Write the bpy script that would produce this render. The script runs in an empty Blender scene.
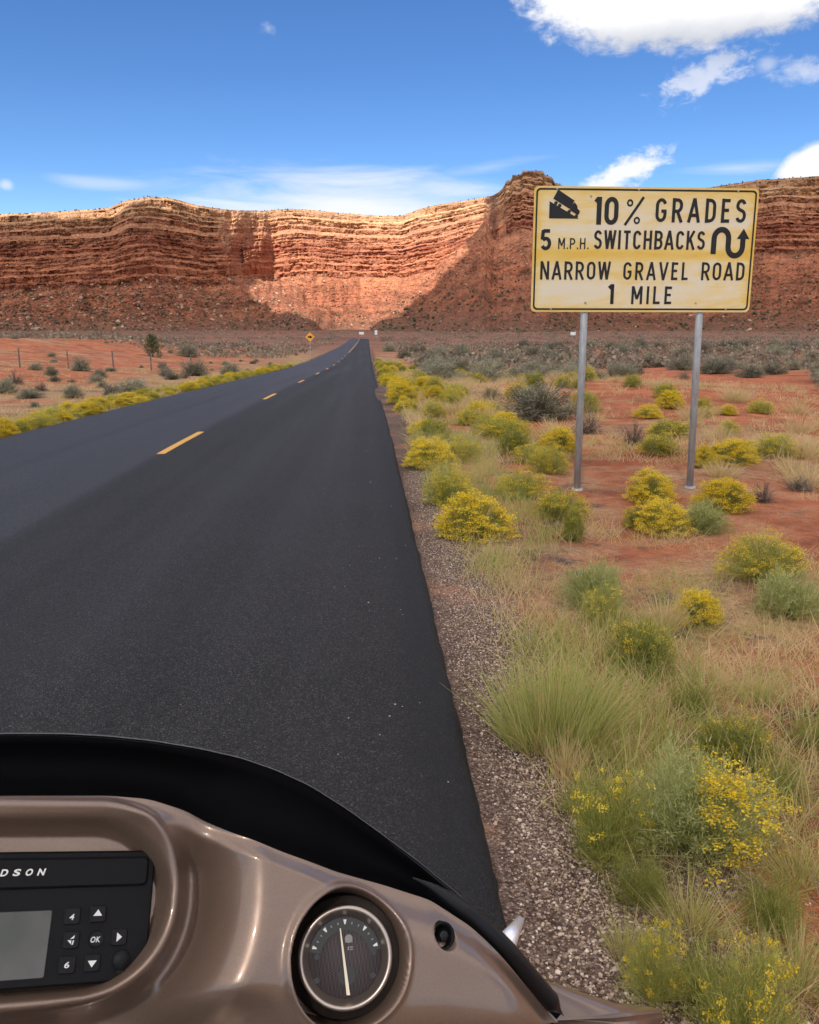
import bpy, bmesh, math, random
import numpy as np
from mathutils import Vector, Matrix

# ------------------------------------------------------------------ camera, sky, sun, exposure
scene = bpy.context.scene
COL = scene.collection
R = math.radians
FPX, CX, CY, CAMH = 819.0, 409.5, 512.0, 1.6
PITCH, YAW = math.atan(177 / 819), 0.05
cam_d = bpy.data.cameras.new("camera")
cam_d.sensor_fit = 'HORIZONTAL'; cam_d.sensor_width = 36; cam_d.lens = 36
cam_d.clip_start = 0.02; cam_d.clip_end = 20000
cam = bpy.data.objects.new("camera", cam_d); COL.objects.link(cam)
cam.location = (0, 0, CAMH)
cam.rotation_euler = (math.pi / 2 - PITCH, 0, -YAW)
scene.camera = cam
FWD = np.array([math.sin(YAW) * math.cos(PITCH), math.cos(YAW) * math.cos(PITCH), -math.sin(PITCH)])
RGT = np.array([math.cos(YAW), -math.sin(YAW), 0.0])
UPV = np.cross(RGT, FWD)
CAMP = np.array([0, 0, CAMH])

def ray(px, py):
    return FWD + RGT * ((px - CX) / FPX) + UPV * ((CY - py) / FPX)

def azel(px, py):
    d = ray(px, py)
    return math.atan2(d[0], d[1]), math.atan2(d[2], math.hypot(d[0], d[1]))

SUN_EL, SUN_AZ = R(46), R(-163)          # azimuth from +Y towards +X: behind the camera, to the left
SUNV = np.array([math.sin(SUN_AZ) * math.cos(SUN_EL), math.cos(SUN_AZ) * math.cos(SUN_EL), math.sin(SUN_EL)])
sun_d = bpy.data.lights.new("sun", 'SUN'); sun_d.energy = 4.8; sun_d.angle = R(0.55); sun_d.color = (1.0, 0.94, 0.86)
sun = bpy.data.objects.new("sun", sun_d); COL.objects.link(sun)
sun.rotation_euler = Vector(SUNV).to_track_quat('Z', 'Y').to_euler()
scene.view_settings.view_transform = 'Standard'
scene.view_settings.look = 'None'
scene.view_settings.exposure = 0.80
scene.view_settings.gamma = 1.0
scene.view_settings.use_curve_mapping = False
scene.cycles.max_bounces = 6; scene.cycles.diffuse_bounces = 3; scene.cycles.glossy_bounces = 3
scene.cycles.transparent_max_bounces = 8
scene.cycles.use_denoising = True

class NT:
    """small helper round a node tree"""
    def __init__(s, tree): s.t = tree; s.n = tree.nodes; s.l = tree.links
    def add(s, typ, ins=None, **props):
        n = s.n.new(typ)
        for k, v in props.items(): setattr(n, k, v)
        for k, v in (ins or {}).items(): s.put(n.inputs[k], v)
        return n
    def put(s, sock, v):
        if isinstance(v, bpy.types.NodeSocket): s.l.new(v, sock)
        else:
            if sock.type == 'RGBA' and not isinstance(v, (int, float)) and len(v) == 3: v = (*v, 1)
            sock.default_value = v
    def math(s, op, a, b=0.0, c=0.0, clamp=False):
        n = s.n.new('ShaderNodeMath'); n.operation = op; n.use_clamp = clamp
        for i, v in enumerate((a, b, c)): s.put(n.inputs[i], v)
        return n.outputs[0]
    def vmath(s, op, a, b=(0, 0, 0)):
        n = s.n.new('ShaderNodeVectorMath'); n.operation = op
        s.put(n.inputs[0], a); s.put(n.inputs[1], b)
        return n.outputs[0]
    def noise(s, vec, scale, detail=4, rough=0.55, dist=0.0):
        n = s.add('ShaderNodeTexNoise', {'Scale': scale, 'Detail': detail, 'Roughness': rough, 'Distortion': dist})
        if vec is not None: s.put(n.inputs['Vector'], vec)
        return n.outputs[0]
    def ramp(s, fac, stops, interp='LINEAR'):
        n = s.n.new('ShaderNodeValToRGB'); cr = n.color_ramp; cr.interpolation = interp
        while len(cr.elements) < len(stops): cr.elements.new(0.5)
        for e, (p, c) in zip(cr.elements, stops):
            e.position = p
            e.color = (c, c, c, 1) if isinstance(c, (int, float)) else (*c, 1)
        s.put(n.inputs[0], fac)
        return n.outputs[0]
    def mix(s, f, a, b, mode='MIX'):
        n = s.n.new('ShaderNodeMix'); n.data_type = 'RGBA'; n.blend_type = mode; n.clamp_factor = True
        s.put(n.inputs[0], f); s.put(n.inputs[6], a); s.put(n.inputs[7], b)
        return n.outputs[2]
    def range(s, v, a, b, c=0.0, d=1.0, smooth=True):
        n = s.n.new('ShaderNodeMapRange'); n.interpolation_type = 'SMOOTHSTEP' if smooth else 'LINEAR'
        for i, q in enumerate((v, a, b, c, d)): s.put(n.inputs[i], q)
        return n.outputs[0]

world = bpy.data.worlds.new("World"); scene.world = world; world.use_nodes = True
W = NT(world.node_tree); W.n.clear()
sky = W.add('ShaderNodeTexSky', sky_type='NISHITA', sun_disc=False, sun_elevation=SUN_EL,
            sun_rotation=SUN_AZ, altitude=1600, air_density=1.0, dust_density=0.4, ozone_density=1.6)
tc = W.add('ShaderNodeTexCoord')
sep = W.add('ShaderNodeSeparateXYZ', {0: tc.outputs['Generated']})
AZ = W.math('ARCTAN2', sep.outputs[0], sep.outputs[1])
EL = W.math('ARCSINE', sep.outputs[2])
skyc = W.mix(1.0, sky.outputs[0], W.ramp(W.range(EL, 0.08, 0.46, smooth=False), [(0, (0.62, 0.74, 0.88)), (0.25, (0.40, 0.57, 0.76)), (0.5, (0.33, 0.51, 0.72)), (1, (0.28, 0.47, 0.72))]), 'MULTIPLY')
comb = W.add('ShaderNodeCombineXYZ', {0: AZ, 1: W.math('MULTIPLY', EL, 1.6), 2: 0.0})
n1 = W.noise(comb.outputs[0], 13, 7, 0.62, 0.4)
n2 = W.noise(W.vmath('ADD', comb.outputs[0], (3.3, 1.7, 0.4)), 40, 5, 0.65, 0.3)
stretch = W.add('ShaderNodeCombineXYZ', {0: W.math('MULTIPLY', AZ, 0.35), 1: W.math('MULTIPLY', EL, 2.2), 2: 0.7})
n3 = W.noise(stretch.outputs[0], 16, 6, 0.6, 0.6)
# (px, py, half width px, half height px, skew, alpha, fluff, soft, brightness) -> angular clouds
def cloud_mask(px, py, hw, hh, skew, alpha, fluff, soft, nz):
    a0, e0 = azel(px, py); k = 1 / FPX
    da = W.math('SUBTRACT', AZ, a0); de = W.math('SUBTRACT', W.math('SUBTRACT', EL, e0), W.math('MULTIPLY', da, skew))
    qa = W.math('POWER', W.math('ABSOLUTE', W.math('DIVIDE', da, hw * k)), 2.0)
    qe = W.math('POWER', W.math('ABSOLUTE', W.math('DIVIDE', de, hh * k)), 2.0)
    d = W.math('SUBTRACT', 1.0, W.math('SQRT', W.math('ADD', qa, qe)))
    m = W.math('ADD', d, W.math('MULTIPLY', W.math('SUBTRACT', nz, 0.5), fluff))
    return W.math('MULTIPLY', W.range(m, 0.0, soft), alpha)
nmix = W.math('ADD', W.math('MULTIPLY', n1, 0.6), W.math('MULTIPLY', n2, 0.4))
CL = [cloud_mask(696, -24, 162, 56, 0.0, 1.0, 0.95, 0.24, nmix), cloud_mask(706, 74, 50, 18, 0.35, 0.62, 2.8, 0.8, n2),
      cloud_mask(612, 180, 58, 17, 0.45, 0.95, 1.9, 0.7, n2), cloud_mask(815, 165, 34, 20, 0.1, 1.0, 0.9, 0.3, n1),
      cloud_mask(335, 207, 200, 46, 0.0, 0.9, 1.3, 0.95, n3), cloud_mask(806, 72, 34, 12, -0.1, 0.5, 2.0, 0.9, n2),
      cloud_mask(268, 29, 11, 7, 0.0, 0.3, 2.4, 1.2, n2), cloud_mask(100, 183, 60, 8, 0.0, 0.35, 2.2, 1.0, n3),
      cloud_mask(490, 167, 75, 8, 0.12, 0.3, 1.8, 1.1, n3), cloud_mask(740, 168, 70, 8, 0.0, 0.45, 1.8, 1.1, n3),
      cloud_mask(671, 50, 8, 6, 0.0, 0.6, 1.0, 0.9, nmix), cloud_mask(768, 64, 12, 8, 0, 0.4, 1.8, 1.0, nmix), cloud_mask(6, 185, 8, 6, 0, 0.5, 1.0, 0.9, nmix)]
cm = CL[0]
for c in CL[1:]: cm = W.math('MAXIMUM', cm, c)
cshade = W.ramp(W.math('ADD', W.math('ADD', W.math('MULTIPLY', n1, 0.5), W.range(EL, azel(684, 45)[1], azel(684, 5)[1], 0.0, 0.5)), W.range(EL, 0.30, 0.24, 0.0, 0.45)), [(0.25, (3.1, 3.25, 3.6)), (0.62, (4.9, 4.9, 5.0))])
# broken cumulus added to the unseen sky to whiten the ambient light
n4 = W.noise(W.vmath('ADD', tc.outputs['Generated'], (5.1, 2.2, 0.3)), 3.2, 7, 0.6, 0.3)
above = W.math('MAXIMUM', W.range(EL, 0.42, 0.62), W.math('MULTIPLY', W.range(W.math('ABSOLUTE', AZ), 0.75, 1.1), W.range(EL, 0.06, 0.16)))
cm = W.math('MAXIMUM', cm, W.math('MULTIPLY', W.range(n4, 0.40, 0.56), above))
final = W.mix(cm, skyc, cshade)
bg = W.add('ShaderNodeBackground', {0: final, 1: 0.12})
wo = W.add('ShaderNodeOutputWorld', {0: bg.outputs[0]})

# ------------------------------------------------------------------ helpers
def mat(name, base=(0.5, 0.5, 0.5), rough=0.6, metal=0.0, spec=0.5, **kw):
    m = bpy.data.materials.new(name); m.use_nodes = True
    t = NT(m.node_tree); p = t.n['Principled BSDF']
    p.inputs['Base Color'].default_value = (*base, 1); p.inputs['Roughness'].default_value = rough
    p.inputs['Metallic'].default_value = metal; p.inputs['Specular IOR Level'].default_value = spec
    for k, v in kw.items(): p.inputs[k.replace('_', ' ')].default_value = v
    return m, t, p

def link_ob(name, mesh, mats=(), parent=None):
    for m in mats: mesh.materials.append(m)
    o = bpy.data.objects.new(name, mesh); COL.objects.link(o)
    if parent: o.parent = parent
    return o

def mesh_np(name, V, F, smooth=False, attrs=None, midx=None):
    """mesh from numpy arrays; F is an (n,3) or (n,4) array or a list of such arrays"""
    V = np.asarray(V, np.float32).reshape(-1, 3)
    Fs = F if isinstance(F, list) else [F]
    Fs = [np.asarray(f, np.int32) for f in Fs if len(f)]
    loops = np.concatenate([f.ravel() for f in Fs]); tot = np.concatenate([np.full(len(f), f.shape[1], np.int32) for f in Fs])
    me = bpy.data.meshes.new(name)
    me.vertices.add(len(V)); me.vertices.foreach_set('co', V.ravel())
    me.loops.add(len(loops)); me.loops.foreach_set('vertex_index', loops)
    me.polygons.add(len(tot)); me.polygons.foreach_set('loop_start', np.concatenate([[0], np.cumsum(tot)[:-1]]).astype(np.int32))
    me.polygons.foreach_set('loop_total', tot)
    if midx is not None: me.polygons.foreach_set('material_index', np.asarray(midx, np.int32))
    me.polygons.foreach_set('use_smooth', np.full(len(tot), smooth))
    me.update(calc_edges=True)
    for k, a in (attrs or {}).items():
        at = me.attributes.new(k, 'FLOAT', 'POINT'); at.data.foreach_set('value', np.asarray(a, np.float32).ravel())
    return me

def tag(o, label=None, cat=None, group=None, kind=None):
    if label: o['label'] = label
    if cat: o['category'] = cat
    if group: o['group'] = group
    if kind: o['kind'] = kind
    return o

def empty(name, loc, rz=0.0):
    o = bpy.data.objects.new(name, None); COL.objects.link(o)
    o.location = loc; o.rotation_euler = (0, 0, rz); o.empty_display_size = 0.1
    return o

def dup(root, **kw):
    r = root.copy(); COL.objects.link(r)
    for ch in root.children:
        c = ch.copy(); COL.objects.link(c); c.parent = r
    return r

def hash2(ix, iy, seed):
    h = (ix.astype(np.int64) * 374761393 + iy.astype(np.int64) * 668265263 + seed * 1442695041) & 0xFFFFFFFF
    h = ((h ^ (h >> 13)) * 1274126177) & 0xFFFFFFFF
    return ((h ^ (h >> 16)) & 0xFFFFFF) / float(0xFFFFFF)

def vnoise(x, y, seed=0):
    x = np.asarray(x, float); y = np.asarray(y, float)
    ix = np.floor(x); iy = np.floor(y); fx = x - ix; fy = y - iy
    fx = fx * fx * fx * (fx * (fx * 6 - 15) + 10); fy = fy * fy * fy * (fy * (fy * 6 - 15) + 10)
    a = hash2(ix, iy, seed); b = hash2(ix + 1, iy, seed); c = hash2(ix, iy + 1, seed); d = hash2(ix + 1, iy + 1, seed)
    return (a * (1 - fx) + b * fx) * (1 - fy) + (c * (1 - fx) + d * fx) * fy

def fbm(x, y, seed=0, octv=5, gain=0.5, lac=2.03):
    s = 0.0; amp = 1.0; tot = 0.0
    for i in range(octv):
        s = s + amp * vnoise(x, y, seed + i * 17); tot += amp
        x = x * lac + 13.7; y = y * lac + 7.3; amp *= gain
    return s / tot - 0.5

def sst(a, b, x):
    t = np.clip((np.asarray(x, float) - a) / (b - a), 0, 1)
    return t * t * (3 - 2 * t)

# ------------------------------------------------------------------ terrain
RX0, RXC, RX1 = -5.92, -2.78, 0.34           # road left edge, centre line, right edge
PY = [-80, -20, 0, 12, 23.5, 34.6, 45.8, 57, 68, 79, 90, 129, 180, 225, 259, 286, 300, 316, 345, 420, 700, 1100, 3000]
PZ = [0.3, 0.05, 0, 0, -.15, -.34, -.53, -.72, -.86, -.94, -.98, -.97, -.78, -.48, -.20, .22, .34, .28, -.5, .3, 2.6, 6.5, 30]
def zroad(y):
    y = np.asarray(y, float)
    return (np.interp(y - 4, PY, PZ) + np.interp(y, PY, PZ) * 2 + np.interp(y + 4, PY, PZ)) / 4

def terrain(x, y):
    x = np.asarray(x, float); y = np.asarray(y, float)
    z = zroad(y)
    dr = np.maximum(x - RX1, 0); dl = np.maximum(RX0 - x, 0); d = dr + dl
    off = sst(0.0, 1.5, d)
    z = z - 0.075 * sst(-0.25, 0.05, np.maximum(x - RX1, RX0 - x)) - 0.05 * sst(0.3, 2.5, d)
    z = z - 0.30 * sst(0.08, 0.45, np.minimum(RX1 - x, x - RX0)) * (y < 306)
    z = z + off * (fbm(x * .9, y * .9, 3, 3) * .07 + fbm(x * .16, y * .16, 5, 3) * .35 * sst(1, 9, d))
    z = z + fbm(x * .03, y * .03, 9, 3) * 1.1 * sst(8, 60, d) * sst(300, 200, y)
    # bank of red earth behind the fence on the left, low red rise on the right
    z = z + 2.0 * sst(-17, -34, x) * sst(50, 76, y) * sst(170, 110, y) + 0.35 * sst(-9, -26, x) * sst(10, 40, y) * sst(150, 80, y)
    z = z + 0.40 * np.exp(-((x - 8.0) / 6.0) ** 2 - ((y - 26) / 7.0) ** 2)
    z = z + 0.5 * sst(12, 60, x) * sst(15, 60, y) * sst(260, 130, y)
    return z

def ground_hit(px, py):
    d = ray(px, py); t = 0.6
    while t < 900:
        p = CAMP + d * t
        g = float(terrain(p[0], p[1]))
        if p[2] <= g: break
        t += max(0.01, (p[2] - g) * 0.35)
    return CAMP + d * t

def axis(pos, neg, d0, g, dense):
    out = [0.0]
    while out[-1] < pos: out.append(out[-1] + (d0 if out[-1] < dense else d0 + (out[-1] - dense) * g))
    o2 = [0.0]
    while o2[-1] > neg: o2.append(o2[-1] - (d0 if -o2[-1] < dense else d0 + (-o2[-1] - dense) * g))
    return np.array(sorted(set(o2[1:] + out)))
gx = axis(4200, -4200, 0.14, 0.045, 9.0); gy = axis(5200, -900, 0.14, 0.035, 11.0)
X, Y = np.meshgrid(gx, gy)
Z = terrain(X, Y)
nyy, nxx = X.shape
idx = np.arange(nyy * nxx).reshape(nyy, nxx)
GF = np.stack([idx[:-1, :-1], idx[:-1, 1:], idx[1:, 1:], idx[1:, :-1]], -1).reshape(-1, 4)
gmat, t, p = mat('desert_soil', rough=0.95, spec=0.15)
geo = t.add('ShaderNodeNewGeometry'); P = geo.outputs['Position']; sp = t.add('ShaderNodeSeparateXYZ', {0: P})
big = t.noise(P, 0.22, 5, 0.6); mid = t.noise(P, 1.6, 6, 0.65); fine = t.noise(P, 55, 4, 0.7)
soil = t.ramp(t.math('ADD', t.math('MULTIPLY', mid, .6), t.math('MULTIPLY', t.noise(P, 7, 6, .7), .4)), [(0.32, (0.20, 0.080, 0.045)), (0.46, (0.37, 0.122, 0.058)), (0.58, (0.45, 0.165, 0.084)), (0.7, (0.44, 0.235, 0.150))])
litter = t.ramp(t.noise(P, 18, 5, 0.7), [(0.3, (0.16, 0.10, 0.06)), (0.5, (0.36, 0.25, 0.14)), (0.7, (0.50, 0.37, 0.21))])
# grass litter near the road, bare red soil further out
d_r = t.math('MAXIMUM', t.math('SUBTRACT', sp.outputs[0], RX1), t.math('SUBTRACT', RX0, sp.outputs[0]))
lit_f = t.math('ADD', t.range(d_r, 2.2, 10.0, 0.22, -0.14), t.math('ADD', t.math('MULTIPLY', t.math('SUBTRACT', big, 0.5), 1.9), t.math('MULTIPLY', t.math('SUBTRACT', mid, 0.5), 1.1)))
lit_f = t.math('ADD', lit_f, t.range(sp.outputs[0], -7.0, -5.0, 0.16, 0.0))
c = t.mix(t.range(lit_f, -0.04, 0.40, 0, .85), soil, litter)
vor = t.add('ShaderNodeTexVoronoi', {'Scale': 105.0, 'Vector': P})
grav = t.mix(1.0, t.ramp(vor.outputs['Distance'], [(0.0, 1.05), (0.6, 0.6)]), t.ramp(t.add('ShaderNodeSeparateColor', {0: vor.outputs['Color']}).outputs[0], [(0, (0.09, 0.058, 0.046)), (0.5, (0.19, 0.125, 0.098)), (0.85, (0.29, 0.205, 0.165)), (1, (0.42, 0.32, 0.27))]), 'MULTIPLY')
grav = t.mix(t.range(t.noise(P, 1.1, 4, 0.6), 0.54, 0.70, 0, 0.7), grav, t.mix(fine, (0.26, 0.11, 0.055), (0.44, 0.21, 0.12)))
gw = t.math('ADD', d_r, t.math('MULTIPLY', t.math('SUBTRACT', t.noise(P, 0.9, 4), 0.5), 1.1))
c = t.mix(t.math('MAXIMUM', t.range(gw, 0.40, 0.75, 1.0, 0.0), t.math('MULTIPLY', t.range(t.noise(P, 1.4, 4, .6), .54, .62), t.range(d_r, 2.6, 1.8))), c, grav)
c = t.mix(0.5, c, t.mix(1.0, c, t.ramp(fine, [(0.3, 0.55), (0.7, 1.4)]), 'MULTIPLY'))
c = t.mix(1.0, c, t.ramp(t.noise(P, 0.55, 6, .7), [(.34, .58), (.5, 1.0), (.66, 1.18)]), 'MULTIPLY')
far = t.range(sp.outputs[1], 85, 190)
c = t.mix(far, c, t.ramp(t.noise(P, 0.02, 5, 0.65), [(0.35, (0.14, 0.082, 0.057)), (0.65, (0.28, 0.125, 0.080))]))
t.put(p.inputs['Base Color'], c)
bmp = t.add('ShaderNodeBump', {'Strength': 0.9, 'Distance': 0.03, 'Height': t.math('ADD', t.math('MULTIPLY', t.noise(P, 9, 6, 0.7), 0.8), t.math('MULTIPLY', vor.outputs['Distance'], -0.35))})
t.put(p.inputs['Normal'], bmp.outputs[0])
ground = link_ob('ground', mesh_np('ground', np.stack([X, Y, Z], -1), GF, True), [gmat]); tag(ground, kind='structure')

# ------------------------------------------------------------------ road
ys = [-60.0]
while ys[-1] < 312: ys.append(ys[-1] + (0.06 if 0 < ys[-1] < 8 else 0.06 + max(0, abs(ys[-1] - 4) - 4) * 0.03))
ys = np.array(ys)
lat = [(-.06, -.12), (-.03, -.035), (0.0, 0.0), (.05, .006), (.5, .02), (1.2, .04), (2.2, .05), (3.17, .055)]
prof = [(RX0 + a, b, 1 if a <= 0 else 0) for a, b in lat] + [(RX1 - a, b, 2 if a <= 0 else 0) for a, b in lat[::-1][1:]]
wob = fbm(ys * .4, ys * 0, 21, 2) * 0.02 + fbm(ys * 6, ys * 0, 25, 5, .75) * .026; wob2 = fbm(ys * 1.3, ys * 0 + 9, 22, 5) * 0.08
RV = np.zeros((len(ys), len(prof), 3))
def road_bend(y): return -5.2 * sst(285, 330, y)     # the far end swings left over the crest
for j, (px_, pz_, e) in enumerate(prof):
    RV[:, j, 0] = px_ + (wob2 if px_ < RX0 + .06 else wob if px_ > RX1 - .06 else 0) + road_bend(ys)
    RV[:, j, 1] = ys; RV[:, j, 2] = zroad(ys) + pz_
idx = np.arange(RV.shape[0] * RV.shape[1]).reshape(RV.shape[:2])
RF = np.stack([idx[:-1, :-1], idx[:-1, 1:], idx[1:, 1:], idx[1:, :-1]], -1).reshape(-1, 4)
rmat, t, p = mat('asphalt', rough=0.6, spec=0.23)
geo = t.add('ShaderNodeNewGeometry'); P = geo.outputs['Position']; sp = t.add('ShaderNodeSeparateXYZ', {0: P})
vor = t.add('ShaderNodeTexVoronoi', {'Scale': 185.0, 'Vector': P}); vcol = t.add('ShaderNodeSeparateColor', {0: vor.outputs['Color']})
c = t.ramp(vcol.outputs[0], [(0, (0.005, 0.005, 0.005)), (0.5, (0.0125, 0.0122, 0.012)), (0.82, (0.031, 0.0295, 0.028)), (0.96, (0.062, 0.059, 0.056)), (1, (0.11, 0.10, 0.095))])
strp = t.noise(t.vmath('MULTIPLY', P, (1.6, 0.03, 0)), 1.0, 3, 0.5)
lane = t.math('ADD', t.math('MULTIPLY', t.range(sp.outputs[0], RXC - .25, RXC + .15, 1.0, 0.0), 0.55), t.math('MULTIPLY', strp, 0.9))  # left lane paler: grazing sheen put into the colour, with tyre-band noise
c = t.mix(1.0, c, t.ramp(lane, [(0.25, 0.8), (1.1, 1.75)]), 'MULTIPLY')
c = t.mix(t.range(t.noise(P, 0.6, 4), 0.35, 0.7, 0, 0.35), c, (0.030, 0.029, 0.029))
edge = t.math('ADD', t.math('SUBTRACT', RX1, sp.outputs[0]), t.math('MULTIPLY', t.math('SUBTRACT', t.noise(P, 3.0, 4), 0.5), 0.15))
c = t.mix(t.range(edge, 0.05, 0.32, 0.65, 0.0), c, (0.011, 0.011, 0.012))
t.put(p.inputs['Base Color'], c)
t.put(p.inputs['Roughness'], t.range(lane, 0.3, 1.1, 0.68, 0.50))
bmp = t.add('ShaderNodeBump', {'Strength': 0.9, 'Distance': 0.006, 'Height': t.math('ADD', t.math('MULTIPLY', vor.outputs['Distance'], -1.0), t.math('MULTIPLY', t.noise(P, 60, 3), 0.6))})
t.put(p.inputs['Normal'], bmp.outputs[0])
road = link_ob('road', mesh_np('road', RV, RF, True), [rmat]); tag(road, kind='structure')

ymat, t, p = mat('yellow_road_paint', rough=0.7)
geo = t.add('ShaderNodeNewGeometry'); P = geo.outputs['Position']
c = t.mix(t.range(t.noise(P, 90, 4, 0.7), 0.56, 0.66), (0.62, 0.32, 0.045), (0.05, 0.045, 0.035))
t.put(p.inputs['Base Color'], t.mix(t.range(t.noise(P, 12, 4, .6), .35, .7, 0, .5), c, (0.55, 0.34, 0.10)))
def dash(y0, y1, x0, w=0.11):
    n = max(2, int((y1 - y0) / 0.6)); yy = np.linspace(y0, y1, n + 1)
    zz = zroad(yy) + 0.055 + 0.004
    bx = x0 + road_bend(yy)
    V = np.stack([np.stack([bx - w / 2, yy, zz - .0002], -1), np.stack([bx + w / 2, yy, zz], -1)], 1).reshape(-1, 3)
    k = np.arange(n) * 2
    o = link_ob('lane_marking', mesh_np('lane_marking', V, np.stack([k, k + 1, k + 3, k + 2], -1)), [ymat], road)
    return o
for i in range(9): dash(11.0 + 11.2 * i, 11.0 + 11.2 * i + 2.75, RXC)
dash(122, 311, RXC + 0.0, 0.12); dash(-12.0, -9.2, RXC)
# ------------------------------------------------------------------ sandstone cliffs in a wide amphitheatre
SKY = [(-900, 232), (-300, 222), (0, 214), (60, 212), (108, 208), (125, 201), (150, 197), (170, 198), (186, 202), (200, 206), (230, 210), (262, 211), (290, 209), (310, 210),
       (340, 213), (380, 216), (402, 216), (420, 209), (440, 204), (470, 200), (492, 196), (500, 191), (504, 187), (506, 181), (511, 180), (513, 175.5), (521, 174), (523, 170.5), (543, 171), (545.5, 175.5), (552, 177), (555, 182.5), (560, 184),
       (566, 187), (590, 193), (640, 196), (690, 191), (718, 186), (760, 180), (819, 176), (1000, 168), (1300, 185), (2000, 215)]
sx = np.array([s[0] for s in SKY], float); sy = np.array([s[1] for s in SKY], float)
def px_cols():
    a = np.arange(-1100, -40, 9.0); b = np.arange(-40, 870, 0.9); c = np.arange(870, 1900, 9.0)
    return np.concatenate([a, b, c])
pxs = px_cols()
AZC, TANEL = [], []
for q in pxs:
    ysk = np.interp(q, sx, sy)
    d = ray(q, ysk); AZC.append(math.atan2(d[0], d[1])); TANEL.append(d[2] / math.hypot(d[0], d[1]))
AZC = np.array(AZC); TANEL = np.array(TANEL)
NH = 230
hh = np.concatenate([np.linspace(-0.16, 0.0, 14, endpoint=False), np.linspace(0, 1, NH)])
PXG, HG = np.meshgrid(pxs, hh)                       # rows = height
jag = fbm(PXG / 14, HG * 3 + 5, 41, 4) * 26
bL = 248 + 85 * np.clip(1 - HG / 0.45, 0, 1.3) ** 1.1 + jag * .9
bR = 484 - 120 * np.clip(1 - HG / 0.62, 0, 1.3) + jag * .35 + 9 * HG
wmid = sst(bL - 34, bL + 30, PXG) * (1 - sst(bR - 7, bR + 7, PXG))
rfront = np.interp(PXG, [-1100, -300, 0, 120, 250, 470, 500, 545, 620, 720, 819, 1300, 1900], [1500, 1500, 1480, 1420, 1520, 1330, 1290, 1310, 1480, 1560, 1520, 1400, 1300])
rmid = np.interp(PXG, [150, 260, 360, 470, 560], [1700, 1780, 1900, 1800, 1700])
rr = rfront * (1 - wmid) + rmid * wmid
ttop = np.interp(PXG, [-300, 0, 200, 300, 440, 480, 500, 560, 700, 900], [.36, .34, .36, .44, .46, .58, .62, .55, .48, .48])
tsm = ttop.copy()
ttop = ttop + fbm(PXG / 30, PXG * 0, 43, 4) * .07
# height of rim for each column (radius at the rim)
rim_r = rr[-1]; rim_z = CAMH + rim_r * TANEL
rim_r = rim_r[None, :]
# profile: run back from the base, talus then ledges
rng = np.random.default_rng(5)
NL = 14
th = rng.uniform(.45, 1.6, NL); th /= th.sum()
sk, rk, ck = [0.0], [0.0], [0.0]
for i in range(NL):                       # each bed: a sheer face, then a slope of softer rock, then a thin shelf
    s0 = sk[-1]; fs = rng.uniform(.35, .7)
    sk += [s0 + th[i] * fs, s0 + th[i] * (fs + .02), s0 + th[i] * .96, s0 + th[i]]
    rk += [rk[-1] + th[i] * 8, rk[-1] + th[i] * 8 + 2.0, rk[-1] + th[i] * 8 + 2.0 + th[i] * (1 - fs) * (150 + 90 * (i > 6)), rk[-1] + th[i] * 8 + 3.5 + th[i] * (1 - fs) * (150 + 90 * (i > 6))]
    ck += [0.0, 1.0, 1.0, 0.0]
sk = np.array(sk); rk = np.array(rk); ck = np.array(ck); rk = rk / rk[-1] * 96
S = np.clip((HG - tsm) / (1 - tsm), 0, 1)
az_m = PXG * 1.9
Sw = np.clip(S + (fbm(az_m / 500, S * 1, 51, 3) * .07 + fbm(az_m / 40, S * 4, 53, 3) * .012) * np.sin(np.pi * S), 0, 1)
run_strata = np.interp(Sw, sk, rk)
zb = 5.0
zspan = rim_z[None, :] - zb
run_talus = np.minimum(HG, ttop) * zspan * (1.55 + 2.3 * (1 - np.clip(HG / ttop, 0, 1)) ** 2)
run_ped = np.where(HG < 0, HG * 1600, 0)
total = ttop * zspan * 1.55 + 96

SOFT = np.interp(Sw, sk, ck) * (S > 0)
bed = np.searchsorted(sk, np.clip(Sw, 0, .9999), side='right')
cw = 9 + 16 * hash2(bed.astype(float), bed * 0.0, 91)
cell = np.floor((az_m + 60 * hash2(bed.astype(float), bed * 0.0, 93) + fbm(az_m / 15, HG * 20, 95, 3) * 14) / cw)
blk = hash2(cell, bed.astype(float), 97) - .5
blk2 = hash2(np.floor(az_m / (3.2 + 0 * HG) + bed * .37), bed.astype(float) + 40, 99) - .5
CHUTE = sst(.06, .17, fbm(az_m / 85, HG * .6, 101, 3)) * sst(1.0, .78, HG + fbm(az_m / 30, HG * 3, 103, 3) * .25)
run_strata = run_strata * (1 - CHUTE) + 96 * S * CHUTE
# buttresses and gullies (radial), stronger on the rock band
gul = fbm(az_m / 120, S * .7, 61, 3) * 80 + fbm(az_m / 34, S * 3, 63, 3) * 14 + fbm(az_m / 8, S * 9, 65, 3) * 4.5 * (1 - SOFT)
ridg = np.abs(fbm(az_m / 60, HG * 1.5, 67, 3)) * 34
crest = sst(1.0, .93, HG)
rad = (rr - total + run_talus + run_strata + run_ped
       + gul * np.where(HG > ttop, .55 + .45 * crest, (HG + .1) / (ttop + .1)) * sst(-.1, .12, HG) * (.25 + .75 * crest)
       + (blk * 11 + blk2 * 4) * (1 - CHUTE) * (1 - .6 * SOFT) * sst(0, .04, S) * sst(1.0, .96, HG)
       - ridg * sst(.0, .2, HG) * (1 - S) * .5
       + fbm(az_m / 9, HG * 70, 71, 4) * 6.0 + fbm(az_m / 3, HG * 140, 73, 3) * 2.6 * sst(0, .2, HG))
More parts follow.
